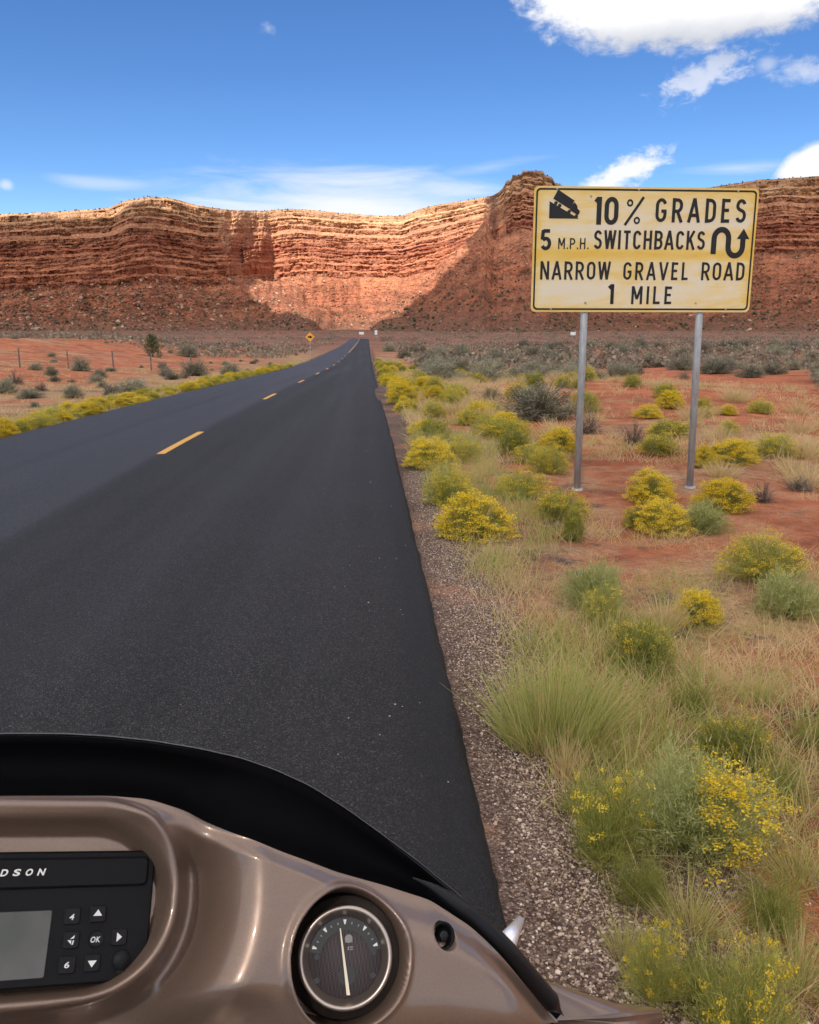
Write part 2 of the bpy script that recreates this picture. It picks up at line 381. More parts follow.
ZG = np.where(HG >= 0, zb + HG * zspan, zb + HG * 30) + fbm(az_m / 6, HG * 50, 77, 4) * 2.2 * sst(0, .08, HG) * sst(1.02, .9, HG)
# plateau behind the rim
for k, (back, drop) in enumerate([(12, -1.0), (40, -3.0), (120, -9), (420, -30)]):
    rad = np.vstack([rad, rad[NH + 13] + back]); ZG = np.vstack([ZG, ZG[NH + 13] + drop]); HG = np.vstack([HG, np.full((1, len(pxs)), 1.0)]); S = np.vstack([S, np.ones((1, len(pxs)))]); SOFT = np.vstack([SOFT, SOFT[-1:] * 0 + 1]); Sw = np.vstack([Sw, Sw[-1:]]); CHUTE = np.vstack([CHUTE, CHUTE[-1:]]); blk = np.vstack([blk, blk[-1:]]); ttop = np.vstack([ttop, ttop[-1:]])
CXg = rad * np.sin(AZC)[None, :]; CYg = rad * np.cos(AZC)[None, :]
CV = np.stack([CXg, CYg, ZG], -1)
idx = np.arange(CV.shape[0] * CV.shape[1]).reshape(CV.shape[:2])
CF = np.stack([idx[:-1, :-1], idx[:-1, 1:], idx[1:, 1:], idx[1:, :-1]], -1).reshape(-1, 4)
cmat, t, p = mat('sandstone', rough=0.95, spec=0.1)
geo = t.add('ShaderNodeNewGeometry'); P = geo.outputs['Position']; sp = t.add('ShaderNodeSeparateXYZ', {0: P})
at = t.add('ShaderNodeAttribute', attribute_name='strat').outputs['Fac']
ah = t.add('ShaderNodeAttribute', attribute_name='hfrac').outputs['Fac']
warp = t.noise(P, 0.006, 5, 0.6)
hz = t.math('ADD', ah, t.math('MULTIPLY', t.math('SUBTRACT', warp, 0.5), 0.05))
band = t.ramp(hz, [(0.0, (0.20, 0.105, 0.072)), (0.12, (0.27, 0.120, 0.075)), (0.36, (0.36, 0.160, 0.095)), (0.46, (0.40, 0.185, 0.110)), (0.58, (0.43, 0.215, 0.130)),
                   (0.66, (0.32, 0.135, 0.085)), (0.74, (0.46, 0.255, 0.155)), (0.82, (0.42, 0.235, 0.145)), (0.90, (0.52, 0.350, 0.205)), (0.96, (0.52, 0.365, 0.215)), (1.0, (0.38, 0.255, 0.150))])
asoft = t.add('ShaderNodeAttribute', attribute_name='soft').outputs['Fac']; abed = t.add('ShaderNodeAttribute', attribute_name='bed').outputs['Fac']
strv = t.add('ShaderNodeCombineXYZ', {0: t.math('MULTIPLY', sp.outputs[0], 0.006), 1: t.math('MULTIPLY', sp.outputs[1], 0.006), 2: t.math('MULTIPLY', t.math('ADD', abed, t.math('MULTIPLY', warp, 0.03)), 30.0)})
lines = t.noise(strv.outputs[0], 1.0, 6, 0.7)
rock = t.mix(1.0, band, t.ramp(lines, [(0.3, (0.56, 0.51, 0.54)), (0.44, (0.90, 0.87, 0.87)), (0.52, (1.08, 1.06, 1.02)), (0.58, (1.20, 1.20, 1.15)), (0.68, (0.74, 0.69, 0.69))]), 'MULTIPLY')  # strata colours, with ledge shadow painted into the dark lines
tal = t.mix(1.0, band, t.ramp(t.noise(P, 0.05, 7, 0.72), [(0.32, (0.42, 0.45, 0.47)), (0.5, (0.95, 0.95, 0.95)), (0.68, (1.4, 1.36, 1.30))]), 'MULTIPLY')
tal = t.mix(0.55, tal, t.mix(1.0, tal, t.ramp(t.noise(t.add('ShaderNodeCombineXYZ', {0: t.math('MULTIPLY', sp.outputs[0], .003), 1: t.math('MULTIPLY', sp.outputs[1], .003), 2: t.math('MULTIPLY', hz, 34.0)}).outputs[0], 1.0, 5, .7), [(.36, (.55, .48, .48)), (.5, (1, 1, 1)), (.62, (1.25, 1.2, 1.12))]), 'MULTIPLY'))
tal = t.mix(t.range(t.noise(P, .012, 5, .65), .48, .66, 0, .6), tal, t.mix(1.0, tal, (.72, .82, .86), 'MULTIPLY'))
rock = t.mix(asoft, t.mix(1.0, rock, (.82, .76, .76), 'MULTIPLY'), t.mix(1.0, rock, (1.08, 1.09, 1.08), 'MULTIPLY'))  # sheer faces darkened, soft slopes lightened: ledge shade put into the colour
vj = t.noise(t.vmath('MULTIPLY', P, (.11, .11, .010)), 1.0, 5, .7)
rock = t.mix(t.math('SUBTRACT', 1.0, t.math('MULTIPLY', asoft, .7)), rock, t.mix(1.0, rock, t.ramp(vj, [(.36, (.55, .50, .52)), (.47, (1.0, 1.0, 1.0)), (.62, (1.12, 1.10, 1.08))]), 'MULTIPLY'))
ablk = t.add('ShaderNodeAttribute', attribute_name='block').outputs['Fac']
rock = t.mix(1.0, rock, t.ramp(ablk, [(0, (.80, .76, .76)), (1, (1.12, 1.12, 1.12))]), 'MULTIPLY')
c = t.mix(t.range(at, 0.0, 0.08), tal, rock)
c = t.mix(1.0, c, (1.15, 1.03, .985), 'MULTIPLY')
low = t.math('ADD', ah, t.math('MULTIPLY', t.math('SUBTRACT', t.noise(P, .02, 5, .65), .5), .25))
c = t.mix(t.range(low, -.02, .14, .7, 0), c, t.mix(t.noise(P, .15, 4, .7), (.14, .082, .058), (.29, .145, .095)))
c = t.mix(1.0, c, t.ramp(t.noise(P, 0.25, 5, 0.7), [(0.3, 0.72), (0.7, 1.25)]), 'MULTIPLY')
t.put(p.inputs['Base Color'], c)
bmp = t.add('ShaderNodeBump', {'Strength': 0.9, 'Distance': 5.0, 'Height': t.math('ADD', t.noise(P, 0.18, 7, 0.75), t.math('MULTIPLY', lines, t.range(at, 0.0, 0.08, 0.0, 0.9)))})
t.put(p.inputs['Normal'], bmp.outputs[0])
cliff = link_ob('hills', mesh_np('hills', CV, CF, False, {'strat': S * (1 - CHUTE), 'block': blk + .5, 'hfrac': np.clip(HG, 0, 1), 'soft': SOFT, 'bed': Sw}), [cmat]); tag(cliff, kind='structure')

# ------------------------------------------------------------------ unseen cumulus added overhead, its outline shaped to shade the road and some cliffs
dv = CV - CAMP
dep = dv @ FWD
ppx = CX + FPX * (dv @ RGT) / dep; ppy = CY - FPX * (dv @ UPV) / dep
def cliff_pt(px, py):
    k = np.argmin((ppx - px) ** 2 + (ppy - py) ** 2 + (HG >= 1.0) * 4.0)
    return CV.reshape(-1, 3)[k]
LIT = [(-60, 226), (0, 223), (40, 224), (80, 222), (118, 214), (140, 207), (165, 205), (190, 211), (212, 216), (232, 224), (243, 240), (247, 262), (252, 285), (262, 305), (282, 318),
       (318, 326), (352, 328), (385, 322), (412, 306), (436, 285), (458, 264), (474, 246), (481, 228), (487, 205), (492, 197)]
edge = []
for q in LIT:
    v = cliff_pt(*q); k = v[2] / math.tan(SUN_EL)
    edge.append((v[0] + math.sin(SUN_AZ) * -k * -1 * -1, v[1] - math.cos(SUN_AZ) * k))
edge = np.array([(cliff_pt(*q)[0] - math.sin(SUN_AZ) * cliff_pt(*q)[2] / math.tan(SUN_EL), cliff_pt(*q)[1] - math.cos(SUN_AZ) * cliff_pt(*q)[2] / math.tan(SUN_EL)) for q in LIT])
far0 = edge[0]; far1 = edge[-1]
poly = np.vstack([[(-2300, -700), (-2500, 900), (far0[0] - 900, far0[1] + 60)], edge, [(far1[0] + 60, far1[1] + 330), (1100, 2050), (2300, 1500), (2400, 200), (1200, -800), (0, -950)]])
ALT = 820.0
shift = np.array([math.sin(SUN_AZ), math.cos(SUN_AZ)]) * ALT / math.tan(SUN_EL)
poly = poly + shift
cgx = np.arange(poly[:, 0].min() - 60, poly[:, 0].max() + 60, 17.0); cgy = np.arange(poly[:, 1].min() - 60, poly[:, 1].max() + 60, 17.0)
QX, QY = np.meshgrid(cgx, cgy)
inside = np.zeros(QX.shape, bool); dist = np.full(QX.shape, 1e9)
for i in range(len(poly)):
    (x1, y1), (x2, y2) = poly[i], poly[(i + 1) % len(poly)]
    cnd = ((y1 > QY) != (y2 > QY)); xi = (x2 - x1) * (QY - y1) / (y2 - y1 + 1e-12) + x1
    inside ^= cnd & (QX < xi)
    L2 = (x2 - x1) ** 2 + (y2 - y1) ** 2 + 1e-9
    tt = np.clip(((QX - x1) * (x2 - x1) + (QY - y1) * (y2 - y1)) / L2, 0, 1)
    dist = np.minimum(dist, np.hypot(QX - x1 - tt * (x2 - x1), QY - y1 - tt * (y2 - y1)))
sd = np.where(inside, dist, -dist) + fbm(QX / 60, QY / 60, 81, 4) * 36
ok = sd > 0
thick = np.sqrt(np.clip(sd, 0, 260) / 260)
zt = ALT + thick * (120 + fbm(QX / 170, QY / 170, 83, 5) * 190) + 1; zbm = ALT - thick * (14 + np.abs(fbm(QX / 130, QY / 130, 87, 5)) * 50) - 1
m = len(QX.ravel()); idx = np.arange(m).reshape(QX.shape)
qok = ok[:-1, :-1] & ok[:-1, 1:] & ok[1:, 1:] & ok[1:, :-1]
q = np.stack([idx[:-1, :-1], idx[:-1, 1:], idx[1:, 1:], idx[1:, :-1]], -1)[qok]
V2 = np.concatenate([np.stack([QX, QY, zt], -1).reshape(-1, 3), np.stack([QX, QY, zbm], -1).reshape(-1, 3)])
ed = {}
for f in q:
    for a, b in ((f[0], f[1]), (f[1], f[2]), (f[2], f[3]), (f[3], f[0])):
        if (b, a) in ed: del ed[(b, a)]
        else: ed[(a, b)] = 1
side = np.array([(b, a, a + m, b + m) for a, b in ed])
F2 = np.concatenate([q, q[:, ::-1] + m, side])
used = np.unique(F2); remap = np.zeros(2 * m, int); remap[used] = np.arange(len(used))
clm = bpy.data.materials.new('shade_cloud_vapour'); clm.use_nodes = True; t = NT(clm.node_tree); t.n.clear()
tr = t.add('ShaderNodeBsdfTransparent', {0: (1, 1, 1, 1)}); di = t.add('ShaderNodeBsdfDiffuse', {0: (0.95, 0.95, 0.96, 1)}); tl = t.add('ShaderNodeBsdfTranslucent', {0: (0.95, 0.95, 0.96, 1)})
m1 = t.add('ShaderNodeMixShader', {0: 0.6, 1: di.outputs[0], 2: tl.outputs[0]}); m2 = t.add('ShaderNodeMixShader', {0: 0.36, 1: m1.outputs[0], 2: tr.outputs[0]})
t.add('ShaderNodeOutputMaterial', {0: m2.outputs[0]})
cl = link_ob('shade_cloud', mesh_np('shade_cloud', V2[used], remap[F2], True), [clm]); tag(cl, 'broad white cumulus added out of view to shade the road and cliffs', 'shade_cloud', kind='stuff')
# ------------------------------------------------------------------ the big yellow warning sign
def plane_mesh_from_curves(name, curve_obj):
    dg = bpy.context.evaluated_depsgraph_get()
    me = bpy.data.meshes.new_from_object(curve_obj.evaluated_get(dg)); me.name = name
    bpy.data.objects.remove(curve_obj)
    return me

def text_mesh(name, s, weight=0.0, extrude=0.0):
    """lettering as a mesh whose own bounding box is scaled to 0..1 by 0..1"""
    cu = bpy.data.curves.new(name, 'FONT'); cu.body = s; cu.size = 1.0; cu.offset = weight; cu.space_character = 1.12; cu.resolution_u = 6
    o = bpy.data.objects.new(name, cu); COL.objects.link(o)
    bpy.context.view_layer.update()
    me = plane_mesh_from_curves(name, o)
    v = np.empty(len(me.vertices) * 3); me.vertices.foreach_get('co', v); v = v.reshape(-1, 3)
    lo, hi = v.min(0), v.max(0)
    v[:, 0] = (v[:, 0] - lo[0]) / (hi[0] - lo[0]); v[:, 1] = (v[:, 1] - lo[1]) / (hi[1] - lo[1]); v[:, 2] = 0
    me.vertices.foreach_set('co', v.ravel()); me.update()
    return me

def place_text(s, u0, u1, v0, v1, Wd, Ht, weight, yoff):
    me = text_mesh('lettering', s, weight)
    v = np.empty(len(me.vertices) * 3); me.vertices.foreach_get('co', v); v = v.reshape(-1, 3)
    x = (u0 + v[:, 0] * (u1 - u0) - .5) * Wd; z = (1 - (v1 + v[:, 1] * (v0 - v1)) - .5) * Ht
    me.vertices.foreach_set('co', np.stack([x, np.full(len(x), yoff), z], -1).ravel()); me.update()
    return me

def rrect(w, h, r, n=8):
    pts = []
    for cx, cy, a0 in ((w / 2 - r, h / 2 - r, 0), (-w / 2 + r, h / 2 - r, 90), (-w / 2 + r, -h / 2 + r, 180), (w / 2 - r, -h / 2 + r, 270)):
        for i in range(n + 1):
            a = R(a0 + 90 * i / n); pts.append((cx + r * math.cos(a), cy + r * math.sin(a)))
    return pts

def bm_mesh(name, bm):
    me = bpy.data.meshes.new(name); bmesh.ops.recalc_face_normals(bm, faces=bm.faces); bm.to_mesh(me); bm.free(); return me

def ring_flat(bm, outer, inner, y):
    a = [bm.verts.new((p[0], y, p[1])) for p in outer]; b = [bm.verts.new((p[0], y, p[1])) for p in inner]
    n = len(a)
    for i in range(n): bm.faces.new((a[i], a[(i + 1) % n], b[(i + 1) % n], b[i]))

def prism(bm, pts, y0, y1):
    a = [bm.verts.new((p[0], y0, p[1])) for p in pts]; b = [bm.verts.new((p[0], y1, p[1])) for p in pts]
    n = len(a); bm.faces.new(a); bm.faces.new(b[::-1])
    for i in range(n): bm.faces.new((a[i], b[i], b[(i + 1) % n], a[(i + 1) % n]))

def tube(bm, p0, p1, r0, r1=None, n=14, cap=True):
    p0, p1 = Vector(p0), Vector(p1); r1 = r0 if r1 is None else r1
    q = (p1 - p0).to_track_quat('Z', 'Y')
    A, B = [], []
    for i in range(n):
        a = 2 * math.pi * i / n; v = Vector((math.cos(a), math.sin(a), 0))
        A.append(bm.verts.new(p0 + q @ (v * r0))); B.append(bm.verts.new(p1 + q @ (v * r1)))
    for i in range(n): bm.faces.new((A[i], A[(i + 1) % n], B[(i + 1) % n], B[i]))
    if cap: bm.faces.new(A[::-1]); bm.faces.new(B)

blackpaint, _, _ = mat('black_sign_paint', (0.016, 0.016, 0.018), 0.55, spec=0.3)
galv, t, p = mat('galvanised_steel', (0.42, 0.43, 0.44), 0.5, 0.25)
tcn = t.add('ShaderNodeTexCoord').outputs['Object']
t.put(p.inputs['Base Color'], t.ramp(t.noise(t.vmath('MULTIPLY', tcn, (30, 30, 6)), 1.0, 5, .65), [(.3, (.26, .265, .27)), (.7, (.46, .47, .48))]))
signmat, t, p = mat('weathered_sign_sheet', rough=0.5, spec=0.35)
tcn = t.add('ShaderNodeTexCoord').outputs['Object']
sp = t.add('ShaderNodeSeparateXYZ', {0: tcn})
st = t.noise(t.vmath('MULTIPLY', tcn, (1.3, 1.0, 4.2)), 1.0, 6, .62, 1.2)
hb = t.noise(t.vmath('MULTIPLY', tcn, (0.25, 1.0, 6.5)), 1.0, 3, .5)
seam = t.range(t.math('ABSOLUTE', t.math('ADD', sp.outputs[2], 0.03)), 0.0, 0.10, 0.22, 0.0)
eb = t.math('MAXIMUM', t.range(t.math('ABSOLUTE', sp.outputs[0]), 1.06, 1.2, 0, .18), t.range(t.math('ABSOLUTE', sp.outputs[2]), .5, .66, 0, .16))
f = t.math('ADD', t.math('ADD', t.math('MULTIPLY', st, .75), t.math('MULTIPLY', hb, .45)), t.math('ADD', seam, eb))
c = t.ramp(f, [(.50, (.72, .64, .48)), (.60, (.74, .60, .33)), (.72, (.74, .53, .17)), (.92, (.70, .46, .08))])
t.put(p.inputs['Base Color'], t.mix(t.range(t.noise(tcn, 38, 3), .66, .78, 0, .5), c, (.36, .24, .12)))

pl = ground_hit(577, 490); pr = ground_hit(690, 488)
rv = np.array([pr[0] - pl[0], pr[1] - pl[1]]); rv = rv / np.hypot(*rv)
def on_sign(px, py):          # a point of the vertical plane through the two posts
    n = np.array([-rv[1], rv[0]]); d = ray(px, py)
    k = (n @ (pl[:2] - CAMP[:2])) / (n @ d[:2]); q = CAMP + d * k
    return (q[:2] - pl[:2]) @ rv, q[2]
sl = on_sign(531.5, 250)[0]; sr = on_sign(752, 250)[0]
zt_ = on_sign(532, 186.5)[1]; zb_ = on_sign(531, 312)[1]
SW, SH = sr - sl, zt_ - zb_
mid2 = pl[:2] + rv * (sl + sr) / 2; ang = math.atan2(rv[1], rv[0])
sign = empty('road_sign', (mid2[0], mid2[1], (pl[2] + pr[2]) / 2), ang)
tag(sign, 'large weathered yellow sign on two round posts warning of grades and switchbacks', 'road sign')
zc = (zt_ + zb_) / 2 - sign.location.z
def sign_part(name, me, m, par=None):
    o = link_ob(name, me, [m], par or sign); return o
bm = bmesh.new(); prism(bm, rrect(SW, SH, .05), -.052, -.048)
panel = sign_part('panel', bm_mesh('panel', bm), signmat); panel.location = (0, 0, zc)
YF = -.0545
bm = bmesh.new(); ring_flat(bm, rrect(SW - .042, SH - .042, .045), rrect(SW - .078, SH - .078, .032), YF)
sign_part('border', bm_mesh('border', bm), blackpaint, panel)
def uv(u, v): return ((u - .5) * SW, (.5 - v) * SH)
def stroke(bm, pts, w, y):
    P_ = [Vector(p) for p in pts]; L, Rr = [], []
    for i, q in enumerate(P_):
        d = (P_[min(i + 1, len(P_) - 1)] - P_[max(i - 1, 0)]).normalized(); n = Vector((-d.y, d.x)) * w / 2
        L.append(bm.verts.new((q.x + n.x, y, q.y + n.y))); Rr.append(bm.verts.new((q.x - n.x, y, q.y - n.y)))
    for i in range(len(P_) - 1): bm.faces.new((L[i], L[i + 1], Rr[i + 1], Rr[i]))
def arc(cx, cy, rx, ry, a0, a1, n=14): return [(cx + rx * math.cos(R(a)), cy + ry * math.sin(R(a))) for a in np.linspace(a0, a1, n)]
def superarc(cx, cy, rx, ry, a0, a1, n=14): return arc(cx, cy, rx, ry, a0, a1, n)
GL = {  # width, strokes on a cell of height 1 (centre lines run from .08 to .92)
 'A': (.62, [[(.04, 0), (.31, 1)], [(.31, 1), (.58, 0)], [(.13, .30), (.49, .30)]]),
 'B': (.56, [[(.08, 0), (.08, 1)], [(.08, .92), (.30, .92)] + arc(.30, .72, .19, .20, 90, -90, 9) + [(.08, .52)], [(.30, .52)] + arc(.30, .30, .21, .22, 90, -90, 9) + [(.08, .08)]]),
 'C': (.56, [arc(.28, .70, .20, .22, 15, 180, 10) + arc(.28, .30, .20, .22, 180, 345, 10)]),
 'D': (.56, [[(.08, 0), (.08, 1)], [(.08, .92), (.24, .92)] + arc(.24, .68, .24, .24, 90, 0, 8) + arc(.24, .32, .24, .24, 0, -90, 8) + [(.08, .08)]]),
 'E': (.48, [[(.08, 0), (.08, 1)], [(.08, .92), (.45, .92)], [(.08, .52), (.40, .52)], [(.08, .08), (.45, .08)]]),
 'G': (.58, [arc(.29, .70, .21, .22, 15, 180, 10) + arc(.29, .30, .21, .22, 180, 360, 12) + [(.50, .46)], [(.30, .46), (.575, .46)]]),
 'H': (.58, [[(.08, 0), (.08, 1)], [(.50, 0), (.50, 1)], [(.08, .52), (.50, .52)]]),
 'I': (.16, [[(.08, 0), (.08, 1)]]),
 'K': (.58, [[(.08, 0), (.08, 1)], [(.08, .36), (.52, 1)], [(.25, .58), (.54, 0)]]),
 'L': (.46, [[(.08, 0), (.08, 1)], [(.08, .08), (.44, .08)]]),
 'M': (.70, [[(.08, 0), (.08, 1)], [(.10, .98), (.35, .28)], [(.35, .28), (.60, .98)], [(.62, 0), (.62, 1)]]),
 'N': (.60, [[(.08, 0), (.08, 1)], [(.10, .97), (.50, .03)], [(.52, 0), (.52, 1)]]),
 'O': (.58, [arc(.29, .70, .21, .22, 0, 180, 14) + arc(.29, .30, .21, .22, 180, 360, 14) + [(.50, .71)]]),
 'P': (.54, [[(.08, 0), (.08, 1)], [(.08, .92), (.28, .92)] + arc(.28, .69, .20, .23, 90, -90, 10) + [(.08, .46)]]),
 'R': (.56, [[(.08, 0), (.08, 1)], [(.08, .92), (.28, .92)] + arc(.28, .69, .20, .23, 90, -90, 10) + [(.08, .46)], [(.28, .46), (.52, 0)]]),
 'S': (.54, [arc(.27, .71, .19, .21, 20, 180, 10) + arc(.27, .71, .19, .17, 190, 250, 5) + arc(.27, .31, .20, .20, 65, 0, 6) + arc(.27, .29, .20, .21, -10, -160, 10)]),
 'T': (.52, [[(.26, 0), (.26, .98)], [(.02, .92), (.50, .92)]]),
 'V': (.60, [[(.04, 1), (.30, 0)], [(.30, 0), (.56, 1)]]),
 'W': (.80, [[(.04, 1), (.21, .02)], [(.21, .02), (.40, .98)], [(.40, .98), (.59, .02)], [(.59, .02), (.76, 1)]]),
 '0': (.52, [arc(.26, .68, .18, .24, 0, 180, 14) + arc(.26, .32, .18, .24, 180, 360, 14) + [(.44, .69)]]),
 '1': (.24, [[(.17, 0), (.17, 1)], [(.02, .80), (.15, .94)]]),
 '5': (.54, [[(.48, .92), (.12, .92)], [(.13, .96), (.09, .50)], arc(.27, .32, .20, .24, 140, -150, 16)]),
 '.': (.14, [[(.07, 0), (.07, .14)]]),
}
def flat_text(name, s_, x0, x1, z0, z1, wt, y, m, par, sp=.22):
    """one mesh of stroked sign lettering filling the box; wt is the stroke width in units of the height"""
    adv = []; w = 0
    for ch in s_:
        adv.append(w); w += GL[ch][0] + (sp if ch != '.' else sp * .8)
    w -= sp
    kx = (x1 - x0) / w; kz = z1 - z0; bm = bmesh.new(); n = 0
    for a, ch in zip(adv, s_):
        for st in GL[ch][1]:
            n += 1
            stroke(bm, [(x0 + (a + q[0]) * kx, z0 + q[1] * kz) for q in st], wt * kz, y - .00025 * (n % 5))
    return link_ob(name, bm_mesh(name, bm), [m], par)
for s_, u0, u1, v0, v1, wt, spc in (('1', .271, .295, .080, .298, .19, .2), ('0', .312, .374, .080, .298, .17, .2), ('GRADES', .540, .947, .083, .275, .14, .30),
                               ('5', .034, .080, .338, .502, .18, .2), ('M.P.H.', .112, .247, .405, .492, .13, .18), ('SWITCHBACKS', .272, .770, .340, .492, .14, .20),
                               ('NARROW', .037, .350, .590, .738, .135, .20), ('GRAVEL', .410, .705, .592, .738, .135, .26), ('ROAD', .765, .963, .590, .738, .135, .20),
                               ('1', .347, .372, .772, .935, .18, .2), ('MILE', .452, .638, .788, .935, .14, .26)):
    a0 = uv(u0, v1); a1 = uv(u1, v0)
    flat_text('lettering', s_, a0[0], a1[0], a0[1], a1[1], wt, YF, blackpaint, panel, spc)
# percent sign: two rings and a slanted bar
bm = bmesh.new(); stroke(bm, [uv(.405, .300), uv(.484, .078)], .028, YF)
for cu_, cv_ in ((.424, .125), (.458, .262)):
    c0 = uv(cu_, cv_); ro, ri = .034, .016
    ring_flat(bm, [(c0[0] + ro * math.cos(a), c0[1] + ro * 1.1 * math.sin(a)) for a in np.linspace(0, 2 * math.pi, 25)[:-1]], [(c0[0] + ri * math.cos(a), c0[1] + ri * 1.1 * math.sin(a)) for a in np.linspace(0, 2 * math.pi, 25)[:-1]], YF)
sign_part('lettering', bm_mesh('lettering', bm), blackpaint, panel)
# winding arrow
pts = [uv(.812, .525), uv(.812, .42)]
c1 = uv(.845, .40); r1 = uv(.845, 0)[0] - uv(.812, 0)[0]
pts += [(c1[0] + r1 * math.cos(a), c1[1] + r1 * 1.15 * math.sin(a)) for a in np.linspace(math.pi, 0, 14)]
c2 = uv(.911, .465)
pts += [(c2[0] - r1 * math.cos(a), c2[1] - r1 * 1.15 * math.sin(a)) for a in np.linspace(0, math.pi, 14)]
pts += [uv(.944, .40)]
bm = bmesh.new(); stroke(bm, pts, .058, YF)
tri = [uv(.915, .402), uv(.973, .402), uv(.944, .318)]; bm.faces.new([bm.verts.new((q[0], YF, q[1])) for q in tri])
sign_part('arrow', bm_mesh('arrow', bm), blackpaint, panel)
# lorry on a steep slope
bm = bmesh.new()
def poly_uv(pp): bm.faces.new([bm.verts.new((*[uv(*q)[0]], YF, uv(*q)[1])) for q in pp])
poly_uv([(.068, .118), (.068, .2525), (.200, .2525)])
YT = YF - .0003
def poly_t(pp): bm.faces.new([bm.verts.new((uv(*q)[0], YT, uv(*q)[1])) for q in pp])
poly_t([(.104, .0275), (.178, .112), (.158, .178), (.0835, .0985)])
YT -= .0003; poly_t([(.164, .152), (.178, .124), (.190, .150), (.193, .176), (.203, .192), (.200, .216), (.193, .224), (.158, .186)])
YT -= .0003
for wu, wv in ((.096, .133), (.113, .152), (.155, .199), (.188, .234)):
    q = uv(wu, wv); bm.faces.new([bm.verts.new((q[0] + .019 * math.cos(b_), YT, q[1] + .019 * math.sin(b_))) for b_ in np.linspace(0, 2 * math.pi, 15)[:-1]])
sign_part('truck_symbol', bm_mesh('truck_symbol', bm), blackpaint, panel)
for u_, v_ in ((.10, .022), (.905, .022), (.09, .975), (.89, .975), (.245, .925), (.75, .925), (.46, .022), (.25, .075)):
    q = uv(u_, v_); bm = bmesh.new(); tube(bm, (q[0], -.0525, q[1]), (q[0], -.060, q[1]), .013, .009, 8)
    sign_part('bolt', bm_mesh('bolt', bm), galv, panel)
for q, lean in ((pl, -.012), (pr, -.062)):
    xx = (q[:2] - mid2) @ rv; zg = float(terrain(q[0], q[1])) - sign.location.z
    bm = bmesh.new(); tube(bm, (xx, 0, zg - .25), (xx + lean, 0, zc + SH / 2 - .09), .039, n=18); tube(bm, (xx, 0, zg - .05), (xx, 0, zg + .02), .075, .06, n=12)
    o = sign_part('post', bm_mesh('post', bm), galv)
    for f_ in o.data.polygons: f_.use_smooth = True
for zz in (zc - SH * .3, zc + SH * .3):
    bm = bmesh.new(); bmesh.ops.create_cube(bm, size=1, matrix=Matrix.Translation((0, -.0455, zz)) @ Matrix.Diagonal((SW * .86, .004, .05, 1)))
    sign_part('bracket', bm_mesh('bracket', bm), galv)

# ------------------------------------------------------------------ far signs
orange, _, _ = mat('amber_sign_sheet', (.80, .36, .02), .45)
white, _, _ = mat('white_sign_sheet', (.72, .72, .70), .45)
def small_sign(name, label, cat, x, y, zc_, w, h, m, diamond=False, post=.04, group=None):
    zg = float(terrain(x, y)); e = empty(name, (x, y, zg)); tag(e, label, cat, group)
    bm = bmesh.new()
    pts = [(0, h / 2), (-w / 2, 0), (0, -h / 2), (w / 2, 0)] if diamond else rrect(w, h, .04, 3)
    prism(bm, [(a, b + zc_ - zg) for a, b in pts], -.06, -.05); link_ob('panel', bm_mesh('panel', bm), [m], e)
    if diamond:
        bm = bmesh.new(); s_ = w / 2
        arrow = [(-s_ * .45, -s_ * .18), (-s_ * .45, s_ * .18), (s_ * .05, s_ * .18), (s_ * .05, s_ * .4), (s_ * .5, 0), (s_ * .05, -s_ * .4), (s_ * .05, -s_ * .18)]
        bm.faces.new([bm.verts.new((a, -.063, b + zc_ - zg)) for a, b in arrow]); link_ob('arrow', bm_mesh('arrow', bm), [blackpaint], e)
    bm = bmesh.new(); tube(bm, (0, 0, -.2), (0, 0, zc_ - zg + h * .3), post, n=8); link_ob('post', bm_mesh('post', bm), [galv], e)
    return e
def at_dist(px, py, Yd):
    d = ray(px, py); return CAMP + d * (Yd / d[1])
q = at_dist(310, 337, 112); small_sign('warning_sign', 'small amber diamond warning sign left of the distant road', 'road sign', q[0], q[1], q[2], 1.25, 1.25, orange, True, .05)
q = at_dist(361.5, 333.2, 330); small_sign('roadside_marker', 'tiny wide white sign just left of where the road crests', 'road sign', q[0], q[1], q[2], 1.9, 1.0, white)
q = at_dist(376, 332.5, 318); small_sign('roadside_marker', 'tiny tall white sign just right of where the road crests', 'road sign', q[0], q[1], q[2], 1.0, 1.7, white)
q = at_dist(573, 333.5, 210); small_sign('roadside_marker', 'tiny pale sign in the sage beside the lower left of the big sign', 'road sign', q[0], q[1], q[2], 1.3, .8, white)

# ------------------------------------------------------------------ wire fence on the left
wood, t, p = mat('weathered_fence_post', rough=.9)
t.put(p.inputs['Base Color'], t.ramp(t.noise(t.add('ShaderNodeTexCoord').outputs['Object'], 6, 4), [(.3, (.10, .075, .06)), (.7, (.22, .17, .14))]))
fence = empty('wire_fence', (-30, 50, float(terrain(-30, 50)))); tag(fence, 'thin wire fence on dark posts crossing the red earth left of the road', 'fence')
FP = []
for i in range(-4, 13):
    x = -32.5 + i * 2.55 + random.Random(i).uniform(-.3, .3); y = 51.5 + i * .85
    if x > -10: break
    FP.append((x, y, float(terrain(x, y))))
for i, (x, y, z) in enumerate(FP):
    bm = bmesh.new(); l = random.Random(i + 50).uniform(-.05, .05)
    tube(bm, (x + 30, y - 50, z - .3 - fence.location.z), (x + 30 + l, y - 50, z + 1.22 - fence.location.z), .055, .045, 7)
    link_ob('post', bm_mesh('post', bm), [wood], fence)
for k in (.45, .8, 1.12):
    bm = bmesh.new()
    for a, b in zip(FP[:-1], FP[1:]): tube(bm, (a[0] + 30, a[1] - 50.06, a[2] + k - fence.location.z), (b[0] + 30, b[1] - 50.06, b[2] + k - fence.location.z), .006, n=4, cap=False)
    link_ob('wire', bm_mesh('wire', bm), [galv], fence)
